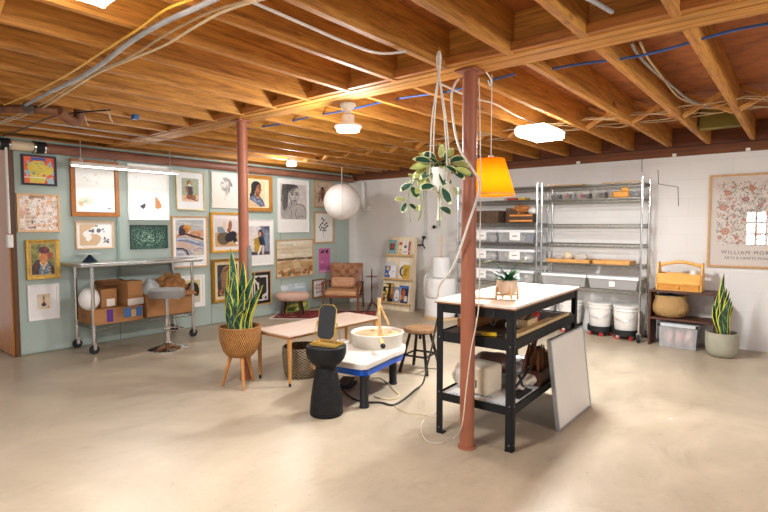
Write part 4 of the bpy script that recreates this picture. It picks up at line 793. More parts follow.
MB().bar(L_(a),L_(b_),.022,.022).build('upright',STK,t,bev=.002,smooth=False); MB().bar(L_(at(379,303,1,3.25)),L_(k1),.018,.018).build('diagonal',STK,t,bev=.002,smooth=False)
MB().bar(L_(b_),L_(e1),.026,.02).build('lower_arm',STK,t,bev=.002,smooth=False); MB().bar(L_(at(381,334,1,3.25)),L_(at(393,343,1,3.34)),.024,.018).build('cross_arm',STK,t,bev=.002,smooth=False)
MB().sphere(L_(e1),.022,14,8).build('knob',BLACK,t); MB().rod(L_(b_)+Vector((-.02,0,0)),L_(b_)+Vector((.03,0,0)),.006,8).build('hinge_bolt',BRASS,t)
t=thing('plastic_cup','clear plastic cup standing on the wheel deck behind the mirror','cup',(-2.80,2.90,.336)); MB().lathe([(.035,0),(.048,.11),(.045,.11),(.033,.004),(.001,.004)]).build('wall',clear((235,235,235),.5,.2),t); MB().tube([(.0465*math.cos(a),.0465*math.sin(a),.11) for a in np.linspace(0,2*PI,24,endpoint=False)],.003,6,closed=True).build('rim',WHITEP,t)
t=thing('foot_pedal','black foot pedal on the floor under the pottery wheel','pedal',(-2.98,3.12,0),R(20))
MB().box((-.07,-.10,0),(.07,.10,.022)).build('base',BLACK,t,bev=.006); MB().at((0,0,.03),(R(8),0,0)).box((-.055,-.085,0),(.055,.085,.015)).build('treadle',plain('3a3b40',.5,.3,name='ribbed_rubber'),t,bev=.005)
# ------------------------------------------------------------------ round wooden stool
t=thing('round_stool','round stool with stained worn wood seat and splayed dark metal legs','stool',(-2.755,3.90,0))
MB().lathe([(.145,.372),(.155,.376),(.157,.395),(.15,.408),(.001,.41)],seg=40).build('seat',wood('40291b','8a6644',(9,14,9),.5,name='worn_seat_wood'),t,angle=40)
DM=plain('2b2420',.45,.6,.15,name='dark_metal'); pr2=[]
for k in range(4):
    a=PI/4+k*PI/2+.15; p0=Vector((.095*math.cos(a),.095*math.sin(a),.372)); p1=Vector((.20*math.cos(a),.20*math.sin(a),0)); MB().rod(p0,p1+Vector((0,0,.0)),.014,8,.016).build('leg',DM,t); pr2.append(p0.lerp(p1,.58))
for k in range(4): MB().rod(pr2[k],pr2[(k+1)%4],.010,6).build('stretcher',DM,t)
MB().rod((0,0,.30),(0,0,.37),.014,8).lathe([(.11,.358),(.11,.37)],seg=24).build('seat_plate',DM,t)
# ------------------------------------------------------------------ rug, ottoman, armchair, small stand
ru=Vector((-6.03,4.70,0)); ang=math.atan2(.99,1.29)
cv=Cv(1.60,.72,'8f2e2c',150); cv.rect(0,0,.03,1,'d8c8b0').rect(.97,0,1,1,'d8c8b0'); cv.rect(.05,.08,.95,.14,'2c2430').rect(.05,.86,.95,.92,'2c2430'); cv.dabs(120,['b04a3c','3a2c3c','c8a070','702028'],.02,.03,(.05,.15,.95,.85),3,45); cv.grain(16,(60,30))
o=cv.sheet('rug',(0,0,.010),(1,0,0),(0,1,0),None,printed(.9),thick=.009); o.location=ru; o.rotation_euler=(0,0,ang); tag(o,'worn red patterned rug under the armchair and ottoman','rug')
t=thing('round_ottoman','oval blush upholstered ottoman on splayed dark legs','ottoman',(-5.955,5.09,.010),R(40))
MB().lathe([(.21,.235),(.245,.25),(.262,.285),(.258,.325),(.23,.345),(.15,.352),(.001,.353)],seg=44,sx=1,sy=.8).build('cushion',plain('cba895',.85,0,.05,12,.3,120,name='blush_fabric'),t,angle=80)
MB().lathe([(.17,.215),(.17,.236)],seg=30,sx=1,sy=.75).build('seat_base',WALN,t)
for x,y in ((-.13,-.10),(.13,-.10),(-.13,.10),(.13,.10)): MB().rod((x*.85,y*.85,.22),(x*1.15,y*1.2,0),.022,10,.012).build('leg',plain('3a1f18',.4,name='dark_leg'),t)
MB().sphere((0,0,.352),(.015,.015,.006),10,6).build('button',plain('b8937f',.8,name='blush_button'),t)
ch=thing('leather_armchair','tan button-tufted leather armchair with teak frame in the corner','armchair',(-5.73,5.97,.010),R(33))
LEA=plain('8f5a31',.36,0,.12,5,.2,40,name='tan_leather'); LEAL=plain('c4946a',.5,0,.06,7,.15,50,name='pale_leather')
w2=.275
for s in (-1,1):
    MB().bar((s*w2,-.27,.0),(s*w2,-.27,.455),.026,.034).build('leg',MAHOG,ch,bev=.004,smooth=False); MB().bar((s*w2,.30,0),(s*w2,.22,.43),.026,.034).build('leg',MAHOG,ch,bev=.004,smooth=False)
    MB().tube(smoothpath([(s*w2,-.33,.455),(s*w2,-.2,.472),(s*w2,.05,.462),(s*w2,.26,.43)]),.026,10,flat=.55).build('armrest',MAHOG,ch)
    MB().bar((s*w2,-.27,.235),(s*w2,.25,.20),.02,.035).build('side_rail',MAHOG,ch,bev=.003,smooth=False)
MB().bar((-w2,-.27,.245),(w2,-.27,.245),.022,.035).build('front_rail',MAHOG,ch,bev=.003,smooth=False)
MB().bar((-w2,.22,.21),(w2,.22,.21),.022,.035).build('rear_rail',MAHOG,ch,bev=.003,smooth=False)
MB().at((0,0,.275),(R(4),0,0)).box((-.25,-.29,-.0),(.25,.20,.075)).build('seat_cushion',LEAL,ch,bev=.022)
nx=23;nz=23; mb=MB(); vs=[];fs=[]
def bk(u,v,side):
    x=-.265+.53*u; z=.0+.43*v; d=.075
    if side>0:
        for bu,bv in ((.2,.62),(.5,.62),(.8,.62),(.35,.84),(.65,.84),(.35,.42),(.65,.42)):
            q=math.hypot((u-bu)*.51,(v-bv)*.5); d-=.032*math.exp(-(q/.035)**2)
        d-=.02*(abs(2*u-1)**6+abs(2*v-1)**6)
    return (x,-d if side>0 else 0.03,z)
for side in (1,-1):
    for j in range(nz):
        for i in range(nx): vs.append(bk(i/(nx-1),j/(nz-1),side))
M0=nx*nz
for j in range(nz-1):
    for i in range(nx-1):
        a=j*nx+i; fs.append((a,a+1,a+nx+1,a+nx)); fs.append((M0+a,M0+a+nx,M0+a+nx+1,M0+a+1))
edge=[i for i in range(nx)]+[j*nx+nx-1 for j in range(1,nz)]+[(nz-1)*nx+i for i in range(nx-2,-1,-1)]+[j*nx for j in range(nz-2,0,-1)]
for a,c in zip(edge,edge[1:]+edge[:1]): fs.append((c,a,M0+a,M0+c))
mb.at((0,.22,.31),(R(-14),0,0)).add(vs,fs).build('back_cushion',LEA,ch,angle=60)
MB().at((0,.265,.22),(R(-14),0,0)).box((-.25,.0,.0),(-.22,.03,.46)).box((.22,.0,.0),(.25,.03,.46)).box((-.25,0,.42),(.25,.03,.46)).build('back_frame',MAHOG,ch,smooth=False)
for bu,bv in ((.2,.62),(.5,.62),(.8,.62),(.35,.84),(.65,.84)): 
    MB().at((0,.22,.31),(R(-14),0,0)).sphere((-.265+.53*bu,-.046,.43*bv),.008,8,6).build('tuft_button',LEA,ch)
o=MB().box((-.20,-.045,-.085),(.20,.045,.085)).build('lumbar_pillow',plain('bf9070',.9,0,.1,30,.5,90,name='pale_tan_pillow'),None,bev=.042); o.location=(-5.72,5.95,.455); o.rotation_euler=(R(-12),0,R(33)); tag(o,'pale tan lumbar pillow resting on the leather armchair','pillow')
t=thing('candle_stand','slim dark wooden candle stand with small round tray beside the armchair','stand',(-5.27,6.13,0))
MB().lathe([(.012,.12),(.018,.18),(.010,.25),(.014,.4),(.009,.5),(.012,.56),(.010,.62),(.008,.68),(.001,.70)],seg=14).build('pole',WALN,t); MB().lathe([(.01,.555),(.095,.56),(.098,.568),(.001,.566)],seg=30).build('tray',MAHOG,t)
for k in range(3): a=k*2*PI/3+.5; MB().tube(smoothpath([(.0,0,.16),(.06*math.cos(a),.06*math.sin(a),.12),(.11*math.cos(a),.11*math.sin(a),.04),(.17*math.cos(a),.17*math.sin(a),.008)]),.013,8,.008).build('foot',WALN,t)
MB().lathe([(.012,.70),(.013,.745),(.004,.75)],seg=12).build('candle',plain('cfc6bc',.5,name='candle_wax'),t)
# ================================================================== BLACK WORKBENCH
_before=set(COL.objects)
bx,by=-1.565,3.46
t=thing('black_workbench','black steel workbench with pale top and two shelves, nearest the camera','workbench',(bx,by,0))
hx,hy=.262,.665; FR=plain('161618',.6,0,.1,12,0,60,.3,name='black_steel_frame')
for x in (-1,1):
    for y in (-1,1):
        X=x*hx;Y=y*hy; k=.046; bo=MB().box((min(X,X-x*k),min(Y,Y-y*.004),0),(max(X,X-x*k),max(Y,Y-y*.004),.835)).box((min(X,X-x*.004),min(Y,Y-y*k),0),(max(X,X-x*.004),max(Y,Y-y*k),.835)); bo.mi=1
        for z in (.04,.27,.62): bo.rod((X-x*.02,Y+y*-.002,z),(X-x*.02,Y+y*.004,z),.005,8).rod((X+x*-.002,Y-y*.02,z),(X+x*.004,Y-y*.02,z),.005,8)
        bo.build('leg',[FR,plain('77797a',.4,.6,name='dull_rivet')],t,smooth=False)
        MB().box((X-.024-x*.024,Y-.024-y*.024,0),(X+.024-x*.024,Y+.024-y*.024,.008)).build('foot_pad',BLACK,t,smooth=False)
for nm,z,hh in (('top_rail',.835,.058),('middle_rail',.655,.062),('bottom_rail',.265,.05)):
    for s in (-1,1):
        MB().box((-hx+.005,min(s*(hy-.005),s*(hy-.012)),z-hh),(hx-.005,max(s*(hy-.005),s*(hy-.012)),z)).build(nm,FR,t,smooth=False)
        MB().box((min(s*(hx-.005),s*(hx-.012)),-hy+.005,z-hh),(max(s*(hx-.005),s*(hx-.012)),hy-.005,z)).build(nm,FR,t,smooth=False)
MB().box((-hx-.012,-hy-.012,.836),(hx+.012,hy+.012,.856)).build('worktop',[wood('dcc9b6','ece0d0',(5,1.2,5),.4,name='pale_laminate')],t,bev=.003)
MB().box((-hx-.0125,-hy-.0125,.834),(hx+.0125,hy+.0125,.842)).build('worktop_edge',wood('6e452c','8a5a38',(4,4,20),name='raw_board_edge'),t,smooth=False)
MB().box((-hx+.006,-hy+.006,.638),(hx-.006,hy-.006,.648)).build('middle_shelf',plain('3a2d27',.5,0,.15,8,name='dark_board'),t,smooth=False)
MB().box((-hx+.006,-hy+.006,.245),(hx-.006,hy-.006,.255)).build('bottom_shelf',plain('5a5048',.6,0,.15,8,name='grey_board'),t,smooth=False)
# things on the worktop
def leafmesh(mb,base,d,L,w,mi=0,edge=1,curl=.25,n=6,nor=None):
    """pointed leaf from base along d"""
    d=Vector(d).normalized(); nor=Vector(nor or (0,0,1)); s=d.cross(nor); s=s.normalized() if s.length>1e-3 else Vector((1,0,0)); nn=s.cross(d).normalized(); base=Vector(base)
    cols=(-1,-.8,0,.8,1); o=len(mb.v); vs=[]
    for i in range(n+1):
        k=i/n; ww=w*.5*math.sin(PI*min(1,k*.96+.02))**.75; p=base+d*L*k-nn*curl*L*k*k
        for c in cols: vs.append(p+s*ww*c+nn*abs(c)*ww*.3)
    mb.v+=[mb.X@v for v in vs]
    for i in range(n):
        for j in range(4):
            mb.f.append((o+i*5+j,o+i*5+j+1,o+(i+1)*5+j+1,o+(i+1)*5+j)); mb.m.append(edge if j in (0,3) or i in (n-1,) else mi)
LG_,LE_,LP_=plain('1f4a34',.5,0,.2,25,name='waxy_leaf'),plain('d9dba6',.4,0,.08,25,name='cream_leaf_edge'),plain('a9ae62',.4,0,.15,20,name='pale_leaf')
LGF=plain('2a6b3a',.55,0,.2,25,name='fresh_leaf'); STEM=plain('8b9a58',.6,name='vine_stem')
pb=Vector((-1.455,3.06,.857))
t=thing('footed_planter','small blush ceramic planter on a pale wooden four-legged stand on the workbench','planter',pb)
MB().lathe([(.045,.04),(.062,.05),(.068,.08),(.066,.125),(.058,.128),(.055,.11),(.001,.11)],seg=32).build('pot',plain('d9bfa6',.6,0,.03,name='blush_ceramic'),t,angle=50)
for k in range(4): a=PI/4+k*PI/2; MB().box((-.006,-.006,0),(.006,.006,.085)).build('leg',LWOOD,t,bev=.001,loc=(.072*math.cos(a),.072*math.sin(a),0))
MB().bar((-.05,-.05,.032),(.05,.05,.032),.012,.012).bar((-.05,.05,.034),(.05,-.05,.034),.012,.012).build('cross_bars',LWOOD,t,smooth=False)
t=thing('potted_fern','small leafy green plant with yellow flower tips in the footed planter','plant',pb+Vector((0,0,.112)))
mb=MB(); r=random.Random(4)
for i in range(26): a=i*2.4; q=r.uniform(.35,1.1); leafmesh(mb,(r.uniform(-.02,.02),r.uniform(-.02,.02),0),(math.cos(a)*math.cos(q),math.sin(a)*math.cos(q),math.sin(q)),r.uniform(.08,.12),.034,r.choice((0,0,1)),0,.35)
for (ex,ez) in ((-.10,.125),(.085,.15)):
    P=smoothpath([(0,0,.02),(ex*.3,ex*.2,.08),(ex*.7,ex*.5,.12),(ex,ex*.8,ez)]); mb.mi=0; mb.tube(P,.003,5); 
    for j in range(5): leafmesh(mb,P[-1-j*2],(ex,ex*.8,.02+.02*j),.035,.012,2,2,.2)
mb.build('foliage',[LGF,LG_,plain('cfc23c',.4,name='yellow_bract')],t,angle=80)
o=MB().box((-.075,-.055,0),(.075,.055,.012)).build('clay_tile',plain('c4a48e',.6,0,.08,name='fired_clay'),None,bev=.005); o.location=(-1.60,3.03,.857); o.rotation_euler=(0,0,.3); tag(o,'flat tan slab lying on the workbench top behind the near post','slab')
MS=.649
def onshelf(o,x,y,z=MS,rz=0): o.location=(x,y,z); o.rotation_euler=(0,0,rz); return o
t=thing('utility_knife','yellow and blue utility knife on the dark middle shelf','knife',(-1.52,2.875,MS+.001),R(20))
MB().box((-.07,-.017,0),(.07,.017,.022)).build('handle',plain('e8c21e',.4,name='yellow_grip'),t,bev=.005); MB().box((-.078,-.018,.006),(-.02,.018,.017)).build('grip_inlay',plain('27408a',.4,name='blue_grip'),t,bev=.002); MB().box((.07,-.008,.008),(.10,.006,.0095)).build('blade',STEEL,t,smooth=False)
for i,(x,y0,y1,l) in enumerate(((-1.345,2.93,3.95,'nearest long pale wood strip along the middle shelf edge'),(-1.375,2.89,3.65,'inner shorter pale wood strip on the middle shelf'))):
    o=MB().box((-.017,0,0),(.015,y1-y0,.022)).build('wood_strip',plain('e3c48c',.5,0,.05,8,name='pale_strip'),None,bev=.002); onshelf(o,x,y0); tag(o,l,'wood strip','strips on the bench shelf')
t=thing('wooden_tray','long orange-brown wooden tray at the back of the middle shelf','tray',(-1.74,3.35,MS))
MB().box((-.06,-.30,0),(.06,.30,.012)).box((-.06,-.30,.012),(-.05,.30,.06)).box((.05,-.30,.012),(.06,.30,.06)).box((-.05,-.30,.012),(.05,-.29,.06)).box((-.05,.29,.012),(.05,.30,.06)).build('body',wood('a8602c','cf8a48',(12,3,12),name='orange_tray_wood'),t,bev=.002,smooth=False); MB().box((-.045,-.27,.013),(.045,.10,.07)).build('wood_blocks',wood('b5763a','d09a5c',(9,9,9),name='block_wood'),t,bev=.01)
t=thing('glass_jar','glass jar lying with pale contents and steel lid beside a small crate','jar',(-1.47,3.18,MS+.035),R(100))
MB().at((0,0,0),(0,R(90),0)).lathe([(.03,-.05),(.034,-.04),(.034,.04),(.026,.048)],seg=20).build('glass',plain('d9c7b2',.15,0,.3,30,name='jar_with_beige_lumps'),t); MB().at((0,0,0),(0,R(90),0)).lathe([(.030,.048),(.030,.066)],seg=20).build('lid',CHROME,t)
t=thing('small_crate','small pale wooden crate of odds and ends on the middle shelf','crate',(-1.44,3.36,MS))
MB().box((-.05,-.09,0),(.05,.09,.008)).box((-.05,-.09,.008),(-.043,.09,.055)).box((.043,-.09,.008),(.05,.09,.055)).box((-.043,-.09,.008),(.043,-.083,.055)).box((-.043,.083,.008),(.043,.09,.055)).build('box',LWOOD,t,smooth=False)
for i,(x,y,a) in enumerate(((-.02,-.04,.4),(.015,.0,-.5),(0,.04,.2))): MB().rod((x-.03*math.cos(a),y-.03,.02),(x+.03*math.cos(a),y+.02,.085),.009,8).build('tool_stub',plain(('7a5636','4a3a30','9a6a40')[i],.6,name='stub_wood'),t)
t=thing('red_spool','bright red round spool with blue label on the middle shelf behind the crate','spool',(-1.46,3.58,MS)); MB().lathe([(.04,0),(.042,.01),(.04,.03),(.042,.06),(.02,.075),(.001,.078)],seg=24).build('body',REDP,t); MB().lathe([(.0405,.022),(.0405,.04)],seg=24,caps=False).build('label',plain('35559a',.5,name='blue_label'),t)
t=thing('hook_ring','small black ring hanging on the near top rail of the workbench','hook',(-1.425,2.782,.80)); MB().tube([(0,0,.02),(0,-.004,.0),(0,-.006,-.02)],.003,6).build('hook',BLACK,t); MB().tube([(.018*math.cos(a),-.008,-.04+.02*math.sin(a)) for a in np.linspace(0,2*PI,20,endpoint=False)],.003,6,closed=True).build('ring',BLACK,t)
# bottom shelf
BS=.256
cv=Cv(.47,1.24,'e6e6e4',150); r=random.Random(6)
for i in range(60): x,y=r.random(),r.random(); cv.ell(x,y,.07,.022,'9fb0bd'); cv.ell(x,y,.045,.013,'dfe3e6'); cv.ell(x,y,.02,.006,'8a9cb0')
o=cv.sheet('patterned_cloth',(-.235,-.62,.004),(1,0,0),(0,1,0),None,printed(.7),thick=.003); o.location=(bx,by,BS); tag(o,'white cloth with pale blue motifs lining the bottom bench shelf','cloth')
CLB=plain('dccdb4',.45,0,.06,5,.2,25,name='clay_in_film')
t=thing('bagged_clay_block','cream block of clay wrapped in clear plastic on the bottom bench shelf','clay block',(-1.60,3.0,BS+.006),R(-8))
blk=MB().box((-.10,-.10,0),(.10,.10,.19)).build('block',CLB,t,bev=.025)
o=blob((0,0,0),(.10,.08,.09),.14,5,5,30,18).build('bag_twist',plain('e6ddd0',.3,0,.05,20,.5,35,name='film_twist'),t,smooth=False); o.location=(-.13,.02,.09)
MB().box((.02,-.101,.05),(.03,-.100,.10)).build('printed_mark',BLACK,t,smooth=False)
o=blob((0,0,0),(.15,.11,.085),.10,4,9,36,20).build('brown_bag',plain('5a4038',.35,0,.12,9,.3,25,name='shiny_brown_leather'),None); o.location=at(497,364,1,3.27); 
tag(o,'glossy brown clay bag lying behind the cream clay block','bag')
o=blob((0,0,0),(.10,.15,.075),.12,4,19,30,18).build('clay_bag',plain('b59a80',.6,0,.1,9,.3,25,name='tan_clay_bag'),None); o.location=(-1.68,3.36,BS+.085); tag(o,'tan clay bag under the glossy brown bag','bag')
for i,(x,y,z,rr_,l) in enumerate(((-1.44,3.18,BS+.042,(.06,.07,.04),'pale crumpled cloth bundle behind the near bench leg'),(-1.40,3.33,BS+.042,(.055,.08,.04),'cream cloth bundle in front of the tool rack'),(-1.50,3.42,BS+.075,(.06,.06,.07),'white cloth wad between the clay bags and the tool rack'))):
    o=blob((0,0,0),rr_,.18,5,30+i,30,18).build('cloth_bundle',plain(('d8cdbd','ddd0bc','e2dcd2')[i],.9,0,.05,12,.4,40,name='cloth'),None); o.location=(x,y,z); tag(o,l,'cloth','cloth bundles on the bench')
t=thing('black_bracket_stand','black metal stand with crossed bars on the bottom bench shelf','stand',(-1.38,3.12,BS+.006))
MB().box((-.045,-.12,0),(.045,.10,.01)).build('base',BLACK,t,bev=.003); MB().bar((-.03,-.10,.01),(.03,.10,.15),.012,.012).bar((.0,.06,.01),(.0,-.02,.12),.012,.012).build('crossed_bars',BLACK,t,smooth=False)
t=thing('tool_rack','dark wooden block rack filled with upright wooden tools','rack',(-1.375,3.50,BS+.006))
MB().box((-.055,-.16,0),(.055,.16,.10)).build('block',wood('3a1f15','5c3423',(12,4,12),name='dark_block'),t,bev=.003)
r=random.Random(2)
for i in range(14):
    x=-.03 if i%2 else .03; y=-.14+i*.0215; hgt=r.uniform(.09,.14); MB().lathe([(.006,.10),(.009,.11),(.009,.10+hgt*.7),(.005,.10+hgt),(.001,.105+hgt)],(x,y,0),8).build('tool_handle',plain(r.choice(('8a5a32','a06a38','6a4228','b57c48')),.5,name='handle_wood'),t)
for i in range(3):
    t=thing('wooden_paddle',('dark wooden paddle leaning at the left of the tool rack','dark wooden paddle leaning between two others above the tool rack','dark wooden paddle leaning at the right, longest of three')[i],'paddle',(-1.44,3.32+.065*i,BS+.10),0,'paddles on the bench shelf')
    MB().at((0,0,0),(R(-38),R(0),0)).box((-.006,-.016,.0),(.006,.016,.20+.015*i)).build('blade',wood('4a2c1e','6e4430',(10,10,4),name='paddle_wood'),t,bev=.005)
o=blob((0,0,0),(.06,.08,.085),.08,4,44,30,18).build('blue_bag',plain('1f3f86',.5,0,.1,9,name='blue_nylon'),None); o.location=at(545,357,1,3.80); tag(o,'blue bag behind the tool rack on the bottom shelf','bag')
# the bench and its load stand turned a little and a touch higher than drawn above
_piv=Matrix.Translation((-1.31,2.80,0))@Matrix.Rotation(R(2.5),4,'Z')@Matrix.Diagonal((1,.945,1.03,1))@Matrix.Translation((1.31,-2.80,0))
for o in [q for q in COL.objects if q not in _before and q.parent is None]:
    p=_piv@o.location; o.location=p; o.rotation_euler.z+=R(2.5)
    if o.name.startswith('black_workbench'): o.scale=(1,.945,1.03)
# leaning board
t=thing('leaning_whiteboard','white board with aluminium frame leaning against the workbench','whiteboard',(-1.212,3.615,.0),0,rot=(0,R(-7.0),0))
MB().box((-.012,-.31,.01),(.010,.31,.595)).build('panel',plain('dfdad2',.45,0,.02,3,name='board_white'),t,smooth=False)
ALU=plain('b4b7b9',.35,.8,.05,name='aluminium')
MB().box((-.014,-.325,0),(.014,-.31,.605)).box((-.014,.31,0),(.014,.325,.605)).box((-.014,-.31,0),(.014,.31,.014)).box((-.014,-.31,.591),(.014,.31,.605)).build('frame',ALU,t,bev=.002,smooth=False)
# ================================================================== WIRE RACKS
def rack(name,label,x0,x1,y0,y1,zs,h,casters=True):
    t=thing(name,label,'rack',((x0+x1)/2,(y0+y1)/2,0),0,'wire racks on the white wall'); hx=(x1-x0)/2;hy=(y1-y0)/2
    for x in (-hx,hx):
        for y in (-hy,hy):
            MB().rod((x,y,.10),(x,y,h),.0125,12).lathe([(.013,0),(.013,.012),(.001,.014)],(x,y,h-.002),12).build('post',CHROME,t)
            for z in zs: MB().rod((x,y,z-.035),(x,y,z+.01),.019,12).build('shelf_collar',CHROME,t)
            caster(t,x,y,0,.045)
    for z in zs: wire_shelf(t,-hx,hx,-hy,hy,z,r=.0038)
    return t
RZ=[1.86,1.687,1.38,1.137,.889,.598]
rack('wire_rack','right chrome wire rack with mostly empty middle shelves',-2.635,-1.45,6.44,6.80,RZ,1.905)
LZ=[1.87,1.70,1.395,1.13,.87,.59]
rack('wire_rack','left chrome wire rack filled with lidded bins behind the lamp',-3.89,-2.70,6.44,6.80,LZ,1.905)
CL=clear((232,233,234),.30,.25); CLL=plain('e2e4e6',.35,0,.02,name='white_lid')
def bin_(label,x,y,z,sx,sy,sz,lid=True,tagged=None,content=None,group='lidded bins on the racks',name='storage_bin',lidm=None,cat='bin',walls=None,ccol2=None):
    t=thing(name,label,cat,(x,y,z),0,group); w=.003; k=.93
    vs=[(-sx/2*k,-sy/2*k,0),(sx/2*k,-sy/2*k,0),(sx/2*k,sy/2*k,0),(-sx/2*k,sy/2*k,0),(-sx/2,-sy/2,sz),(sx/2,-sy/2,sz),(sx/2,sy/2,sz),(-sx/2,sy/2,sz)]
    MB().add(vs,[(0,3,2,1),(0,1,5,4),(1,2,6,5),(2,3,7,6),(3,0,4,7)]).build('tub',walls or CL,t,smooth=False)
    if lid: MB().box((-sx/2-.008,-sy/2-.010,sz-.020),(sx/2+.008,sy/2+.010,sz+.014)).build('lid',lidm or CLL,t,bev=.004)
    if content:
        r=random.Random(int(abs(x)*1000)+int(z*100)); 
        for i,cc in enumerate(content):
            n=len(content); cx=-sx*.40+sx*.80*(i+.5)/n; o=blob((0,0,0),(sx*.40/n,sy*.36,sz*r.uniform(.28,.42)),.15,4,r.randint(0,999),16,10).build('contents',plain(cc,.7,0,.15,18,name='bin_contents'),t,smooth=False); o.location=(cx,0,sz*.40)
    if tagged: MB().box((tagged-.075,-sy/2-.003,sz*.2),(tagged+.075,-sy/2-.0005,sz*.92)).build('label_card',plain('f0efec',.5,0,.01,name='white_card'),t,smooth=False); MB().box((tagged-.035,-sy/2-.004,sz*.52),(tagged+.035,-sy/2-.003,sz*.60)).build('label_writing',plain('6a6a6c',.6,name='grey_ink'),t,smooth=False)
    return t
rows=((LZ[3],'upper'),(LZ[4],'middle'),(LZ[5],'lower'))
cont=[(['b8b4ae','c8c4bc','a8a49c'],['9a9894','b0aca4','2f3a5c']),(['a8a6a2','bcb8b0'],['c4c0b8','a8a49c','b8b4ac']),(['a09e9a','b4b0aa'],['c0bcb4','7a7874','b8b0a4'])]
for j,(z,nm) in enumerate(rows):
    bin_(f'clear lidded bin at the left of the {nm} bin row, left rack',-3.56,6.60,z+.008,.56,.30,.155,tagged=.05,content=cont[j][0])
    bin_(f'clear lidded bin at the right of the {nm} bin row, left rack',-3.00,6.60,z+.008,.52,.30,.155,tagged=-.01,content=cont[j][1])
for x,sx,l in ((-2.345,.56,'long low clear bin with white lid, left one under the wooden trays'),(-1.755,.56,'long low clear bin with white lid and small tag, right one under the wooden trays')):
    b_=bin_(l,x,6.61,RZ[5]+.008,sx,.33,.135,content=['8d8983','a39d95','8a8680'] if sx else None,walls=clear((215,213,210),.42,.3))
MB().box((-.035,-.172,.03),(.03,-.166,.09)).build('small_tag',WHITEP,b_,smooth=False)
tr_=[(-2.50,['2c2e34','4a4c52'],'small clear bin with coiled black cable, leftmost on the top of the right rack'),(-2.31,['c0503c','34406c','b0b0b4'],'small clear bin with red and blue tubes, second from left'),(-2.13,['c8425c','35383c'],'small clear bin with pink and black bits, third from left'),(-1.94,['b8a890','8a4a40','484c50'],'small clear bin with a bottle inside, in the middle of the row'),(-1.76,['e0a040','c8602c','b04a3c'],'small clear bin with orange tools, second from right'),(-1.57,['7c8ca8','a8a8ac'],'small clear bin with blue-grey cloth, rightmost of the row')]
for x,cc,l in tr_: bin_(l,x,6.60,RZ[1]+.008,.165,.28,.10,lid=False,content=cc,name='small_bin',group='small clear bins on the top shelf',walls=clear((208,206,200),.22,.2))
t=thing('yellow_tool_case','bright yellow hard tool case standing on the second shelf of the right rack','case',(-1.675,6.475,RZ[1]+.008)); MB().box((-.10,-.025,0),(.075,.03,.075)).build('body',plain('e59a1c',.45,name='yellow_plastic'),t,bev=.015); MB().box((-.01,-.02,.075),(.07,.02,.115)).build('battery_block',plain('e8a42c',.45,name='yellow_plastic_light'),t,bev=.01)
for x,w_,l in ((-2.36,.46,'thin sheet of cardboard on the left top of the right rack'),(-1.70,.42,'thin sheet of cardboard on the right top of the right rack')):
    o=MB().box((-w_/2,-.16,0),(w_/2,.16,.012)).build('cardboard_sheet',plain('d9b27c',.7,0,.05,name='pale_card'),None,smooth=False); o.location=(x,6.62,RZ[0]+.008); tag(o,l,'cardboard sheet','sheets on the right rack')
TW=wood('b07838','d09a54',(4,16,16),.5,name='tray_wood')
for x0,x1,l in ((-2.57,-2.03,'shallow wooden tray holding clay pieces on the right rack'),(-1.99,-1.57,'empty shallow wooden tray on the right rack')):
    t=thing('shallow_wooden_tray',l,'tray',((x0+x1)/2,6.60,RZ[4]+.008),0,'wooden trays on the right rack'); h=(x1-x0)/2
    MB().box((-h,-.15,0),(h,.15,.01)).box((-h,-.15,.01),(h,-.142,.045)).box((-h,.142,.01),(h,.15,.045)).box((-h,-.142,.01),(-h+.008,.142,.045)).box((h-.008,-.142,.01),(h,.142,.045)).build('body',TW,t,bev=.002,smooth=False)
for x,r_,c,l in ((-2.335,.062,'d9c3a4','round cream clay bowl standing in the wooden tray'),(-2.17,.055,'c4b8ac','grey-white clay lump right of the round cream bowl'),(-2.46,.04,'b5a89c','small grey clay lump at the left end of the wooden tray')):
    o=blob((0,0,0),(r_*(1 if r_>.06 else 1.5),r_,r_),.05,3,int(r_*999)).build('clay_piece',plain(c,.8,0,.08,20,name='raw_clay'),None); o.location=(x,6.58,RZ[4]+.02+r_); tag(o,l,'clay piece','clay pieces in the tray')
# left rack upper contents
DB=plain('5b4636',.75,0,.15,20,.3,60,name='brown_card_box')
for x,w_,l in ((-3.46,.36,'dark brown cardboard box at the left on the left rack'),(-3.06,.24,'dark brown cardboard box behind the two trimmed drawers')):
    o=MB().box((-w_/2,-.13,0),(w_/2,.13,.17 if w_>.3 else .2)).build('brown_box',DB,None,bev=.004); o.location=(x,6.62 if w_>.3 else 6.65,LZ[2]+.008); tag(o,l,'box','brown boxes on the left rack')
t=thing('flat_drawer_box','dark flat box with two orange trim strips on the left rack','box',(-2.905,6.50,LZ[2]+.008)); MB().box((-.165,-.10,0),(.165,.015,.115)).build('body',plain('4a372c',.7,name='dark_box'),t,bev=.003); 
for z in (.015,.085): MB().box((-.16,-.108,z),(.16,-.10,z+.022)).build('trim_strip',plain('d98a3c',.5,name='orange_strip'),t,smooth=False)
o=blob((0,0,0),(.11,.05,.055),.2,6,71,30,18).build('wrapped_cord_bag',plain('b8743c',.7,0,.2,20,.4,40,name='orange_net'),None,smooth=False); o.location=(-2.93,6.50,LZ[2]+.008+.115+.065); tag(o,'orange net bag of cord lying on the flat box with orange trims','bag')
o=blob((0,0,0),(.05,.04,.04),.2,6,72,22,14).build('white_rag',plain('e6e2dc',.8,name='white_rag'),None,smooth=False); o.location=(-2.78,6.48,LZ[2]+.165); tag(o,'white rag tucked right of the orange net bag','rag')
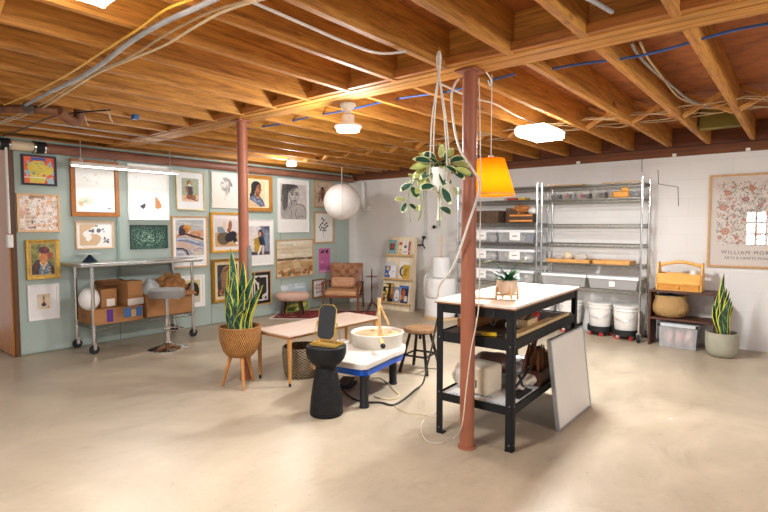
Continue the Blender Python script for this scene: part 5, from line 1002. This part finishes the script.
for x,w_,c,l in ((-3.07,.12,'a83a2c','red booklet lying on the second shelf of the left rack'),(-2.93,.10,'c4a23c','yellow-green packet right of the red booklet'),(-3.25,.15,'d8cfc0','white packet left of the red booklet')):
    o=MB().box((-w_/2,-.10,0),(w_/2,.08,.03)).build('packet',plain(c,.6,name='packet_paper'),None,bev=.003); o.location=(x,6.56,LZ[1]+.008); tag(o,l,'packet','packets on the left rack')
# buckets with dollies
def bucket(label,dl,x,y):
    t=thing('bucket_dolly',dl,'dolly',(x,y,0),0,'round bucket dollies under the right rack')
    MB().lathe([(.13,.05),(.15,.055),(.15,.12),(.135,.12),(.13,.07),(.001,.07)],seg=32).build('ring',BLACK,t,angle=40)
    for k in range(5):
        a=k*2*PI/5+x*9; c=(.128*math.cos(a),.128*math.sin(a)); MB().at((c[0],c[1],.0265),(0,0,a+.5)).rod((-.011,0,0),(.011,0,0),.0265,14).build('caster_wheel',REDP,t); MB().at((c[0],c[1],.0265),(0,0,a+.5)).box((-.016,-.01,0),(-.012,.02,.03)).box((.012,-.01,0),(.016,.02,.03)).rod((-.018,0,0),(.018,0,0),.009,8).build('caster_fork',CHROME,t)
    t2=thing('white_bucket',label,'bucket',(x,y,.072),0,'white buckets under the right rack')
    BW=plain('e4e0da',.4,0,.02,name='bucket_white')
    MB().lathe([(.118,0),(.122,.006),(.138,.24),(.138,.27),(.148,.272),(.148,.282),(.138,.284),(.140,.31)],seg=36).build('shell',BW,t2,angle=30)
    MB().lathe([(.144,.308),(.149,.312),(.149,.333),(.135,.336),(.001,.332)],seg=36).build('lid',BW,t2,angle=30)
    MB().tube([(.148*math.cos(a),-.148*abs(math.sin(a))-.004,.265-.10*math.sin(a)) for a in np.linspace(0,PI,20)],.0025,6).build('wire_handle',STEEL,t2)
bucket('white lidded bucket nearest the right post of the rack','black round dolly with red wheels nearest the rack right post',-1.63,6.60)
bucket('white lidded bucket, second from the right under the rack','black round dolly with red wheels, second from the right',-1.945,6.66)
bucket('white lidded bucket showing just past the bench corner leg','black round dolly with red wheels just past the bench corner',-2.31,6.64)
bucket('white lidded bucket seen between the bench top and middle shelf','black round dolly seen under the bench middle shelf',-2.66,6.62)
# ================================================================== SHOE SHELF, TOOLBOX, BASKET, BIN
t=thing('dark_shoe_shelf','low dark walnut open shelf against the white wall under the toolbox','shelf',(-1.025,6.60,0))
hx,hy=.325,.17
for s in (-1,1): MB().box((min(s*hx,s*(hx-.02)),-hy,0),(max(s*hx,s*(hx-.02)),hy,.612)).build('side_panel',WALN,t,bev=.002,smooth=False)
MB().box((-hx,-hy,.612),(hx,hy,.635)).build('top_panel',WALN,t,bev=.002,smooth=False); MB().box((-hx+.02,-hy,.300),(hx-.02,hy,.322)).build('middle_shelf',WALN,t,bev=.002,smooth=False)
t=thing('wooden_toolbox','honey pine toolbox with arched carrying handle and drawer on the dark shelf','toolbox',(-1.065,6.57,.636))
for s in (-1,1): MB().at((s*.215,0,0),(R(90),0,R(90))).prism([(-.11,0),(.11,0),(.11,.16),(.055,.30),(.03,.315),(-.03,.315),(-.055,.30),(-.11,.16)],-.009,.009).build('end_board',HONEY,t,bev=.003,smooth=False)
MB().box((-.206,-.11,0),(.206,.11,.012)).box((-.206,-.11,.075),(.206,-.098,.19)).box((-.206,.098,0),(.206,.11,.19)).box((-.206,-.098,.085),(.206,.098,.095)).build('case',HONEY,t,bev=.002,smooth=False)
dwr=MB().box((-.200,-.114,.012),(.200,-.104,.074)).build('drawer',wood('b5701f','cf8c36',(4,20,20),.4,name='drawer_pine'),t,bev=.002,smooth=False)
MB().lathe([(.004,0),(.004,.012),(.012,.018),(.010,.028),(.001,.03)],seg=16).at((.0,0,0)).build('knob',BRASS,dwr,loc=(0,-.114,.042)).rotation_euler=(R(90),0,0)
MB().tube(smoothpath([(-.206,0,.275),(-.12,0,.30),(0,0,.318),(.12,0,.30),(.206,0,.275)]),.016,10,flat=1.2).build('arched_handle',HONEY,t)
dj=MB()
for s in (-1,1):
    for i in range(6): dj.box((s*.2065 if s>0 else -.224,-.1115,.08+i*.018),(.224 if s>0 else -.2065,-.1102,.089+i*.018))
dj.build('finger_joints',wood('a05f18','b5701f',(10,10,10),name='joint_wood'),t,smooth=False)
t=thing('tape_roll','small white roll standing inside the wooden toolbox','roll',(-.93,6.535,.80)); MB().lathe([(.02,.0),(.038,.0),(.038,.07),(.02,.07)],seg=24).build('band',plain('e8e2da',.5,name='roll_white'),t)
t=thing('belly_basket','round woven seagrass belly basket on the middle of the dark shelf','basket',(-1.155,6.555,.323))
MB().lathe([(.10,0),(.15,.02),(.185,.07),(.19,.12),(.17,.175),(.155,.215),(.165,.25),(.158,.25),(.145,.2),(.10,.12),(.001,.10)],seg=48,sy=.80,fn=lambda a,i:1+.02*math.sin(a*3+i*.3)).build('shell',weave('7a5628','d2ab70',44,150,name='seagrass_gold'),t,angle=70)
for s in (-1,1): MB().tube(smoothpath([(s*.15,-.03,.23),(s*.165,-.03,.26),(s*.165,.03,.26),(s*.15,.03,.23)]),.006,6).build('handle',plain('a87d48',.7,name='rope'),t)
o=blob((0,0,0),(.12,.09,.04),.15,5,81).build('dark_cloth',plain('3b4048',.8,0,.15,12,name='dark_cloth'),None); o.location=(-1.155,6.555,.545); tag(o,'dark grey cloth heaped in the belly basket','cloth')
t=bin_('clear lidded plastic tote with pink contents under the dark shelf',-1.045,6.545,.004,.38,.30,.255,lid=True,content=['e0b8a8','d8a898','e2bcb0'],name='plastic_tote',group=None,lidm=clear((225,228,230),.7,.3),cat='tote',walls=clear((218,220,222),.40,.2))
for s in (-1,1): MB().box((s*.185-.015,-.162,.235),(s*.185+.015,-.150,.27)).build('latch',BLACK,t,bev=.003)
# ================================================================== MAGAZINE RACK
mrk=thing('magazine_rack','pale plywood leaning magazine rack with three ledges on the white wall','rack',(-5.085,6.50,0),0,rot=(R(-9.5),0,0))
PLY=wood('d9c3a0','ecdabc',(6,20,1.6),.5,name='birch_plywood'); LED=wood('c09a62','d6b482',(4,14,14),.5,name='ledge_ply')
MB().add([(-.335,0,0),(.29,0,0),(.27,0,1.20),(-.27,0,1.20),(-.335,.02,0),(.29,.02,0),(.27,.02,1.20),(-.27,.02,1.20)],[(0,1,2,3),(4,7,6,5),(0,4,5,1),(1,5,6,2),(2,6,7,3),(3,7,4,0)]).build('back_panel',PLY,mrk,smooth=False)
MB().add([(.27,.0,0),(.29,.0,0),(.275,0,1.2),(.262,0,1.2),(.27,.14,0),(.29,.14,0),(.275,.03,1.2),(.262,.03,1.2)],[(0,1,2,3),(4,7,6,5),(0,4,5,1),(1,5,6,2),(2,6,7,3),(3,7,4,0)]).build('side_support',PLY,mrk,smooth=False)
LZm=[.905,.515,.125]
for z,hw in zip(LZm,(.285,.305,.325)): MB().box((-hw,-.055,z-.022),(hw-.02,.0,z)).box((-hw,-.06,z-.025),(hw-.02,-.052,z+.004)).build('ledge',LED,mrk,smooth=False)
tr3=Matrix.Translation((-5.085,6.50,0))@Euler((R(-9.5),0,0)).to_matrix().to_4x4()
def book(label,x,row,w,h,paint,d=.012,yo=-.02,cat='magazine',name='magazine'):
    p=tr3@Vector((x,yo,LZm[row]+.002)); t=thing(name,label,cat,p,0,'magazines on the leaning rack',rot=(R(-9.5),0,0))
    MB().box((-w/2,0,0),(w/2,d,h)).build('pages',plain('e9e4da',.7,name='page_edges'),t,smooth=False)
    c=paint(w,h); c.sheet('cover',(-w/2,-.001,0),(1,0,0),(0,0,1),t,printed(.35)); return t
def cvr(bg,*ops,n=44):
    def f(w,h):
        c=Cv(w,h,bg,n)
        for o in ops: getattr(c,o[0])(*o[1:])
        return c
    return f
book('teal book with dark red picture at the top left of the rack',-.16,0,.165,.235,cvr('7fa3a0',('rect',.2,.3,.75,.75,'2c2420'),('ell',.48,.55,.16,.2,'c0402c')),.03,-.04,'book','book')
book('cream and red spotted booklet beside the teal book',.0,0,.075,.215,cvr('ead8a8',('rect',.1,.7,.9,.95,'c8503c'),('rect',.2,.3,.8,.4,'d8842c'),('rect',.1,.1,.9,.16,'b8402c')),.02,-.03,'book','book')
book('white booklet with small drawing near the top right of the rack',.10,0,.12,.215,cvr('ece8e2',('ell',.5,.6,.25,.12,'6a6660'),('rect',.2,.15,.8,.25,'a8a49c'),('ell',.5,.82,.1,.05,'8a8680')),.02,-.035,'book','book')
book('narrow dark red book at the far top right of the rack',.185,0,.04,.215,cvr('b8402c',('rect',.2,.2,.8,.3,'e8d8c0')),.03,-.04,'book','book')
book('blue and yellow magazine at the left of the middle ledge',-.18,1,.21,.27,cvr('cfcac2',('rect',0,0,1,.7,'2b62b4'),('ell',.3,.55,.15,.12,'e8c040'),('ell',.6,.3,.2,.15,'e8e4da'),('ell',.8,.6,.12,.1,'e0a030'),('ell',.2,.2,.1,.08,'e8c040')),.01,-.022)
book('small white booklet in front of the blue and yellow magazine',-.10,1,.115,.20,cvr('e9e9ee',('rect',.2,.5,.8,.55,'b0b0b8'),('rect',.2,.4,.6,.43,'b8b8c0')),.008,-.036)
book('pale magazine with round dark and white picture on the middle ledge',.11,1,.20,.28,cvr('e6e2dc',('ell',.5,.42,.45,.33,'3a3836'),('ell',.62,.42,.38,.28,'e8e6e2')),.01,-.022)
book('mustard yellow magazine with dark figure at the right of the middle ledge',.165,1,.14,.225,cvr('caa02c',('ell',.5,.5,.2,.25,'5a4418'),('ell',.55,.5,.12,.18,'d8b048'),('line',[(.2,.2),(.8,.8)],.06,'4a3a18')),.01,-.036)
book('dark magazine of many yellow and red pictures, left on the lowest ledge',-.165,2,.21,.30,cvr('2a2420',('tiles',4,5,['d8b030','2a2420','a8542c','3a302c','c88a3c','20242c','e8d8a0'],3)),.012,-.03)
book('brown magazine between the collage cover and the white dog cover',-.035,2,.10,.25,cvr('6a3a28',('ell',.5,.6,.3,.2,'b0603c'),('rect',0,0,1,.2,'2a2a30')),.012,-.022)
book('grey-white magazine with pale figure in the middle of the lowest ledge',.03,2,.14,.245,cvr('8a9098',('ell',.5,.45,.38,.38,'dcd8d4'),('ell',.5,.7,.2,.15,'e8e4e0'),('ell',.5,.3,.1,.06,'8a6a5a')),.01,-.042)
book('navy magazine with blue heading at the right of the lowest ledge',.15,2,.19,.28,cvr('1f2c50',('rect',0,.86,1,1,'3c6cb0'),('ell',.5,.5,.2,.3,'b05a3c'),('rect',.6,.1,.9,.4,'d8d0c8'),('ell',.3,.3,.12,.15,'c88a5c')),.01,-.024)
# ================================================================== BUBBLE WRAP ROLLS
m,nt,b=_new('bubble_wrap_film'); v=tex(nt); b.inputs['Base Color'].default_value=rgb('ebe9e6'); b.inputs['Roughness'].default_value=.35
vo=N(nt,'ShaderNodeTexVoronoi'); vo.inputs['Scale'].default_value=42; nt.links.new(v,vo.inputs['Vector']); bump(nt,b,vo.outputs['Distance'],.4,.006); BUB=m
rc=(-4.13,6.42)
t=thing('wrap_dolly','round pale wooden base under the bubble wrap rolls','base',(rc[0],rc[1],0)); MB().lathe([(.275,.0),(.275,.028),(.001,.028)],seg=44).build('disc',LWOOD,t)
def roll(label,x,y,z,r,h,seed,core=True):
    t=thing('bubble_wrap_roll',label,'bubble wrap roll',(x,y,z),0,'stacked bubble wrap rolls')
    MB().lathe([(r*.97,0),(r,.01)]+[(r*(1+.012*math.sin(i*2.1+seed)),h*i/8) for i in range(1,8)]+[(r*.98,h-.005),(r*.9,h),(.035,h-.004)],seg=44,caps=True,fn=lambda a,i:1+.012*math.sin(a*5+seed+i*.7)).build('wrap',BUB,t,angle=60)
    MB().lathe([(.035,h-.02),(.035,h+.004),(.028,h+.004),(.028,h-.02)],seg=20).build('core_tube',plain('b99a70',.7,name='card_core'),t); return t
roll('large bubble wrap roll, lowest of the stack on the wooden base',rc[0]-.03,rc[1],.030,.238,.275,1); roll('large bubble wrap roll in the middle of the stack',rc[0]-.025,rc[1],.312,.230,.285,2); roll('narrow bubble wrap roll on top of the stack',rc[0]-.03,rc[1],.605,.140,.30,3)
o=MB().rod((0,0,0),(.006,0,.60),.010,10).build('wooden_dowel',plain('d8b478',.5,name='dowel'),None); o.location=(rc[0]-.03,rc[1],.64); tag(o,'pale wooden dowel standing up out of the top bubble wrap roll','dowel')
o=blob((0,0,0),(.10,.08,.30),.16,5,91,26,22).build('bubble_wrap_sheet',BUB,None,smooth=True); o.location=(-4.46,6.58,.36); tag(o,'loose crumpled bubble wrap hanging left of the stacked rolls','bubble wrap')
# ================================================================== HANGING PLANT
hp=Vector((-1.509,2.295,2.268)); Yh=2.295
zt=at(440,165,1,Yh).z; zb=at(440,188,1,Yh).z; pc=at(440,176,1,Yh)
t=thing('macrame_hanger','white macrame rope hanger hooked under a joist beside the near post','plant hanger',(pc.x,Yh,0))
ROPE=plain('e6dfd2',.9,0,.05,60,.6,160,name='cotton_rope'); hx_=hp.x-pc.x
MB().tube([(hx_,0,2.285),(hx_+.012,0,2.26),(hx_,0,2.245),(hx_-.008,0,2.258)],.003,6).build('hook',BRASS,t)
MB().tube(smoothpath([(hx_,0,2.262),(hx_+.008,0,2.23),(hx_,0,2.14)]),.008,8).tube(smoothpath([(hx_,0,2.262),(hx_-.008,0,2.23),(hx_,0,2.14)]),.008,8).build('loop_knot',ROPE,t)
for k in range(4):
    a=PI/4+k*PI/2+.4; MB().tube(smoothpath([(hx_,0,2.15),(hx_*.6+.045*math.cos(a),.045*math.sin(a),(2.15+zt)/2),(.062*math.cos(a),.062*math.sin(a),zt),(.060*math.cos(a),.060*math.sin(a),zt-.08),(.0,0,zb-.05)]),.0042,8).build('cord',ROPE,t)
MB().lathe([(.012,zb-.08),(.015,zb-.05),(.012,zb-.03)],seg=12).lathe([(.016,zb-.17),(.010,zb-.08)],seg=14).build('tassel',ROPE,t)
t=thing('hanging_pot','small white pot cradled in the macrame hanger','pot',(pc.x,Yh,zb-.02)); MB().lathe([(.040,0),(.046,.006),(.056,.10),(.057,.125),(.052,.125),(.05,.10),(.001,.10)],seg=32).build('shell',WHITEP,t,angle=50)
t=thing('trailing_hoya','variegated trailing plant with cream-edged leaves in the hanging pot','plant',(pc.x,Yh,zb+.08))
mb=MB(); r=random.Random(12); O3=Vector((pc.x,Yh,zb+.08))
def lf(px,py,dx,dy,L=.075,w=.036,y=None,mi=0,e=1):
    L*=1.2; w*=1.3; p=at(px,py,1,y if y else Yh+r.uniform(-.07,.03))-O3; d=rt*dx-up*dy+fw*r.uniform(-.3,.3); leafmesh(mb,p,d,L,w,mi,e,r.uniform(.05,.3),nor=(-fw+up*.6+rt*r.uniform(-.4,.4)))
for (px,py,dx,dy,L,mi,e) in ((436,160,-.7,-.5,.07,0,1),(440,158,.2,-1,.06,2,1),(444,160,.6,-.8,.07,0,1),(432,162,-1,-.2,.085,0,1),(430,165,-1,.1,.09,2,2),(428,168,-1,.5,.08,2,1),(450,162,.9,-.4,.08,0,1),(453,164,1,0,.085,2,1),(455,168,1,.35,.085,2,0),(452,170,.8,.6,.07,0,1),(437,170,-.9,.35,.085,0,1),(440,170,.3,.9,.08,0,1),(441,172,.75,.9,.08,0,1),(436,172,-.6,.9,.07,2,1),(424,172,-.3,1,.07,2,1),(428,166,.2,1,.06,2,1),(420,170,-.6,.8,.06,0,1),(446,166,.9,.5,.06,0,1),(434,186,-.9,.1,.065,0,1),(442,188,.5,.9,.08,0,1),(453,186,.5,.9,.05,2,1),(440,208,.95,.3,.065,0,1),(412,184,-1,.5,.065,0,1),(411,187,.6,.8,.065,0,1),(414,180,-.4,-.7,.04,2,1),(405,200,-1,-.1,.05,2,1),(406,203,-.4,.9,.05,0,1),(409,204,.8,.5,.045,0,1),(415,211,.3,-.4,.035,2,1),(416,194,.3,-.6,.04,2,1),(424,190,.4,-.5,.04,2,1),(447,157,.6,-.9,.05,2,1),(443,154,-.3,-1,.05,2,2),(421,176,-.9,.3,.06,0,1),(430,160,-.8,-.6,.06,2,2)):
    lf(px,py,dx,dy,L,.038 if L>.06 else .026,None,mi,e)
for i in range(26): a=r.uniform(0,6.28); q=r.uniform(-.1,1); leafmesh(mb,(r.uniform(-.03,.03),r.uniform(-.03,.03),.03),(math.cos(a)*math.cos(q),math.sin(a)*math.cos(q),math.sin(q)),r.uniform(.06,.10),.036,r.choice((0,0,2)),1,.5)
mb.mi=3
for V in (((432,168),(424,172),(419,185),(421,205),(418,222)),((428,172),(417,178),(410,190),(408,205),(411,222)),((440,186),(439,200),(440,225)),((430,170),(424,190),(422,210),(419,220))):
    mb.tube(smoothpath([at(x,y,1,Yh-.04)-O3 for x,y in V]),.0028,5)
mb.build('foliage',[LG_,LE_,LP_,STEM],t,angle=80)
# ================================================================== PENDANT LAMP
Yp=2.95; c0=at(491,159,1,Yp); c1=at(495.5,195,1,Yp); zt=c0.z; zb=c1.z-.002; 
m,nt,b=_new('pleated_orange_fabric'); nt.nodes.remove(b); out=nt.nodes['Material Output']
d1=N(nt,'ShaderNodeBsdfDiffuse'); d1.inputs[0].default_value=rgb('d07c14'); d2=N(nt,'ShaderNodeBsdfTranslucent'); d2.inputs[0].default_value=rgb('e07a0c'); mi=N(nt,'ShaderNodeMixShader'); mi.inputs[0].default_value=.6
nt.links.new(d1.outputs[0],mi.inputs[1]); nt.links.new(d2.outputs[0],mi.inputs[2]); nt.links.new(mi.outputs[0],out.inputs[0]); SH=m
t=thing('pendant_lamp','glowing orange pleated cone pendant lamp hanging right of the near post','pendant lamp',(c0.x,Yp,0))
MB().lathe([(.150,zb),(.084,zt)],seg=144,caps=False,fn=lambda a,i:1+.012*(1 if int(round(a/(2*PI)*144))%2 else -1)).build('shade',SH,t,angle=80)
MB().lathe([(.151,zb-.001),(.153,zb+.006),(.150,zb+.010)],seg=60,caps=False).build('shade_rim',plain('f0c068',.7,name='shade_trim'),t); MB().lathe([(.084,zt-.003),(.085,zt+.002),(.001,zt+.003)],seg=40).build('top_ring',plain('c98a3a',.7,name='shade_top'),t)
MB().rod((0,0,zt-.06),(0,0,zt+.02),.018,14).build('lampholder',WHITEP,t); MB().rod((0,0,zt+.02),(0,0,2.30),.0035,6).build('cord',WHITEP,t)
MB().sphere((0,0,zt-.11),.032,18,10).build('bulb',emis('ffd9a0',16,'warm_bulb'),t)
point('pendant_light',(c0.x,Yp,zt-.175),2.6,(1,.80,.52),.03)
MB().tube([(.0,0,2.30),(-.008,-.005,2.285),(0,-.01,2.272)],.0035,6).build('cup_hook',BRASS,t)
q0=Vector((c0.x,Yp,0)); MB().tube(smoothpath([at(480,68,1,2.82)-q0,at(486,72,1,2.84)-q0,at(491,80,1,2.93)-q0,at(490,86,1,2.94)-q0,at(488,80,1,2.93)-q0]),.004,6).build('looped_cord',WHITEP,t)
# ================================================================== CABLES
WC=plain('ddd8cf',.5,name='white_cable'); BEI=plain('cdb893',.6,name='beige_cable'); BLC=plain('1a1a1a',.5,name='black_cable'); BLUEC=plain('2c5ea8',.5,name='blue_cable'); YELC=plain('d2a53a',.5,name='yellow_cable'); GRC=plain('9a9a9c',.5,.0,.1,name='grey_conduit_flex')
def cable(label,pts,r,mat,name='cable',cat='cable',group=None,sm=6): return tag(MB().tube(smoothpath(pts,sm),r,7).build(name,mat),label,cat,group)
def czp(P,z,jit=0): return [Vector(at(x,y,2,z)) for x,y in P]
cable('yellow cable running diagonally under the joists at the top left',czp([(4,105),(35,92),(70,73),(90,60),(112,46),(140,28),(165,10),(190,0),(205,-8)],2.255),.0055,YELC)
t=cable('grey corrugated conduit beside the yellow cable at the top left',czp([(20,108),(50,92),(75,80),(100,65),(130,42),(160,24),(195,8),(225,-6)],2.252),.0125,GRC,'flexible_conduit','conduit')
cable('beige cable pair, upper one beside the grey conduit',czp([(0,122),(38,106),(70,86),(98,70),(130,57),(160,38),(185,24),(215,10),(250,0),(270,-6)],2.255),.006,BEI)
cable('beige cable pair, lower one beside the grey conduit',czp([(0,124),(40,109),(72,89),(98,73),(132,59),(165,45),(190,30),(220,13),(252,2),(275,-4)],2.246),.006,BEI)
cable('dark thin cable crossing diagonally above the yellow figure poster',czp([(0,137),(25,128),(55,116),(85,112),(110,110)],2.25),.006,BLC)
cable('white cable crossing the joists from top centre left towards the macrame hanger',czp([(252,2),(280,14),(310,27),(345,42),(378,53),(406,51.5)],2.258),.007,WC)
cable('white cable from the joist behind the hanger to the flat panel lamp',czp([(441,84),(470,97),(495,104),(515,115),(532,122),(545,127)],2.262),.006,WC)
bl=[(768,21),(740,25),(712,33),(690,40),(660,47),(618,53)]
cable('blue cable threaded through the joists behind the main beam, right part',[Vector((x,3.12+.03*math.sin(x*5),2.305-.012*math.sin(x*7))) for x in np.linspace(.6,-1.3,14)],.007,BLUEC)
cable('blue cable threaded through the joists behind the main beam, left part',[Vector((x,3.10+.03*math.sin(x*5),2.305-.012*math.sin(x*6))) for x in np.linspace(-1.45,-4.6,20)],.007,BLUEC)
cable('grey cable pair looping down at the upper right, left one',czp([(583,-4),(598,4),(612,12)],2.30),.010,GRC); cable('grey cable looping near the right bridging braces',czp([(631,43),(640,57),(655,72),(672,86),(690,100),(712,108)],2.36),.009,GRC); cable('beige cable looping near the right bridging braces',czp([(640,42),(648,58),(663,78),(680,98),(705,106)],2.36),.007,BEI)
r=random.Random(9)
for i in range(5):
    y=4.85+.13*i; z=2.33+.022*(i%3); pts=[]; 
    for k in range(34): x=.4-k*.2; pts.append(Vector((x,y+.07*math.sin(k*.9+i*2)+r.uniform(-.03,.03),z+.014*math.sin(k*PI/1.0+i)+r.uniform(-.008,.008)-(.02 if k%2 else 0))))
    cable(('beige','beige','tan','beige','tan','white','beige')[i]+' house cable threaded through the joists, '+('first','second','third','fourth','last')[i]+' in the bundle behind the flat panel lamp',pts,.0045,(BEI,BEI,plain('c29a5e',.6,name='tan_cable'),BEI,BEI,WC,BEI)[i],'house_cable',sm=3)
tag(MB().tube([(1,6.72,2.262),(-6.1,6.72,2.258)],.004,5).build('thin_wire',BLC),'thin dark wire stretched under the joist ends along the white wall','wire')
cable('thin grey line running under the joists near the green wall, nearer of two',[Vector((-5.2,.4,2.262)),Vector((-5.2,3.0,2.26)),Vector((-5.25,6.5,2.262))],.007,plain('b8aca0',.4,.4,name='grey_line'),sm=2); cable('thin grey line running under the joists near the green wall, farther of two',[Vector((-5.55,.4,2.262)),Vector((-5.5,3.0,2.26)),Vector((-5.45,6.5,2.262))],.006,plain('b8aca0',.4,.4,name='grey_line'),sm=2)
# old drain with bend at upper left
t=thing('rusty_drain_pipe','rusty brown pipe with elbow turning up between joists at the upper left','pipe',(0,0,0)); RU=plain('7b5138',.6,.2,.2,8,name='rusty_iron')
def z_(x,y,z): return at(x,y,2,z)
MB().tube(smoothpath([z_(-30,108,2.24),z_(0,109,2.235),z_(30,109,2.235),z_(58,111,2.235)],4),.032,14).build('horizontal_run',RU,t); e0=z_(58,111,2.235)
MB().tube(smoothpath([e0,e0+Vector((-.08,.10,-.035)),e0+Vector((-.12,.18,-.03)),e0+Vector((-.12,.20,.10))],6),.040,14).build('elbow',RU,t); MB().rod(e0+Vector((-.12,.20,.08)),e0+Vector((-.12,.20,.25)),.033,14).build('riser',RU,t)
MB().lathe([(.040,0),(.040,.06)],seg=18).build('coupling',plain('55453a',.6,.3,name='dark_coupling'),t,loc=tuple(z_(30,109,2.235))).rotation_euler=(R(90),0,R(60))
for (x,y,l) in ((107,113,'beige offcut cable tag hanging under the joists at the upper left'),(83,117,'short forked beige cable end hanging beside the rusty pipe')):
    p=at(x,y,2,2.25); cable(l,[p+Vector((0,0,.03)),p+Vector((.01,.01,-.0)),p+Vector((.02,.02,-.05)),p+Vector((.03,.03,-.07))],.007,BEI,'cable_end','cable end')
o=MB().box((-.03,-.02,-.02),(.03,.02,.02)).build('blue_connector',plain('2b5f9a',.5,name='blue_nylon_clip'),None,bev=.004); o.location=at(135,117,2,2.262); tag(o,'small blue cable connector under a joist at the upper left','connector')
# lamp flex down the near post
cable('white lamp cord looping from the beam down past the near post to the workbench',[at(459,79,1,2.66)+Vector((0,0,.0)),at(455,84,1,2.60),at(451.5,97,1,2.58),at(454,125,1,2.58),at(460,150,1,2.58),at(472,168,1,2.58),at(479,181,1,2.60),at(478,195,1,2.60),at(468,225,1,2.61),at(458,255,1,2.62),at(450,272,1,2.64),at(440,285,1,2.70),at(437,300,1,2.775)],.007,WC,'lamp_cord')
P_=[(479,78,2.64),(480,120,2.64),(480.5,180,2.64),(480,240,2.64),(479,300,2.63),(476,325,2.63),(471,350,2.62),(466,390,2.62),(462,425,2.62)]
gp=[at(x,y,1,yy) for x,y,yy in P_]; fl_=[at(455,437,2,.008),at(440,443,2,.006),at(427,441,2,.006),at(421,430,2,.006),at(424,420,2,.006)]
up_=[Vector((-1.90,2.90,.10)),Vector((-1.88,2.86,.40)),Vector((-1.86,2.83,.62))]
cable('thin pale extension cord running down the near post and looping over the floor',gp+fl_+up_,.0035,plain('d3c6b4',.4,name='pale_cord'),'extension_cord','cord')
cable('black power cord curving from the pottery wheel across the floor towards the workbench',[at(340,388,2,.008),at(352,398,2,.008),at(365,402,2,.008),at(381,402.5,2,.008),at(392,405,2,.008),at(403,400,2,.008),at(415,390,2,.008),at(423,383,2,.012),at(427,366,1,3.35),at(432,347,1,3.2),at(435,330,1,3.02),at(438,317,1,2.90)],.0075,BLC,'power_cord','cord')
cable('beige cord looping on the floor behind the near wheel leg',[at(372,378,2,.006),at(380,378,2,.006),at(388,383,2,.006),at(394,390,2,.006),at(399,395,2,.006),at(394,399,2,.006),at(383,399,2,.006),at(374,396,2,.006)],.005,BEI,'floor_cord','cord')
cable('thin beige cord crossing the floor under the workbench',[at(392,404,2,.005),at(405,412,2,.005),at(425,415,2,.005),at(445,420,2,.005),at(458,422,2,.005)],.003,BEI,'floor_cord','cord')
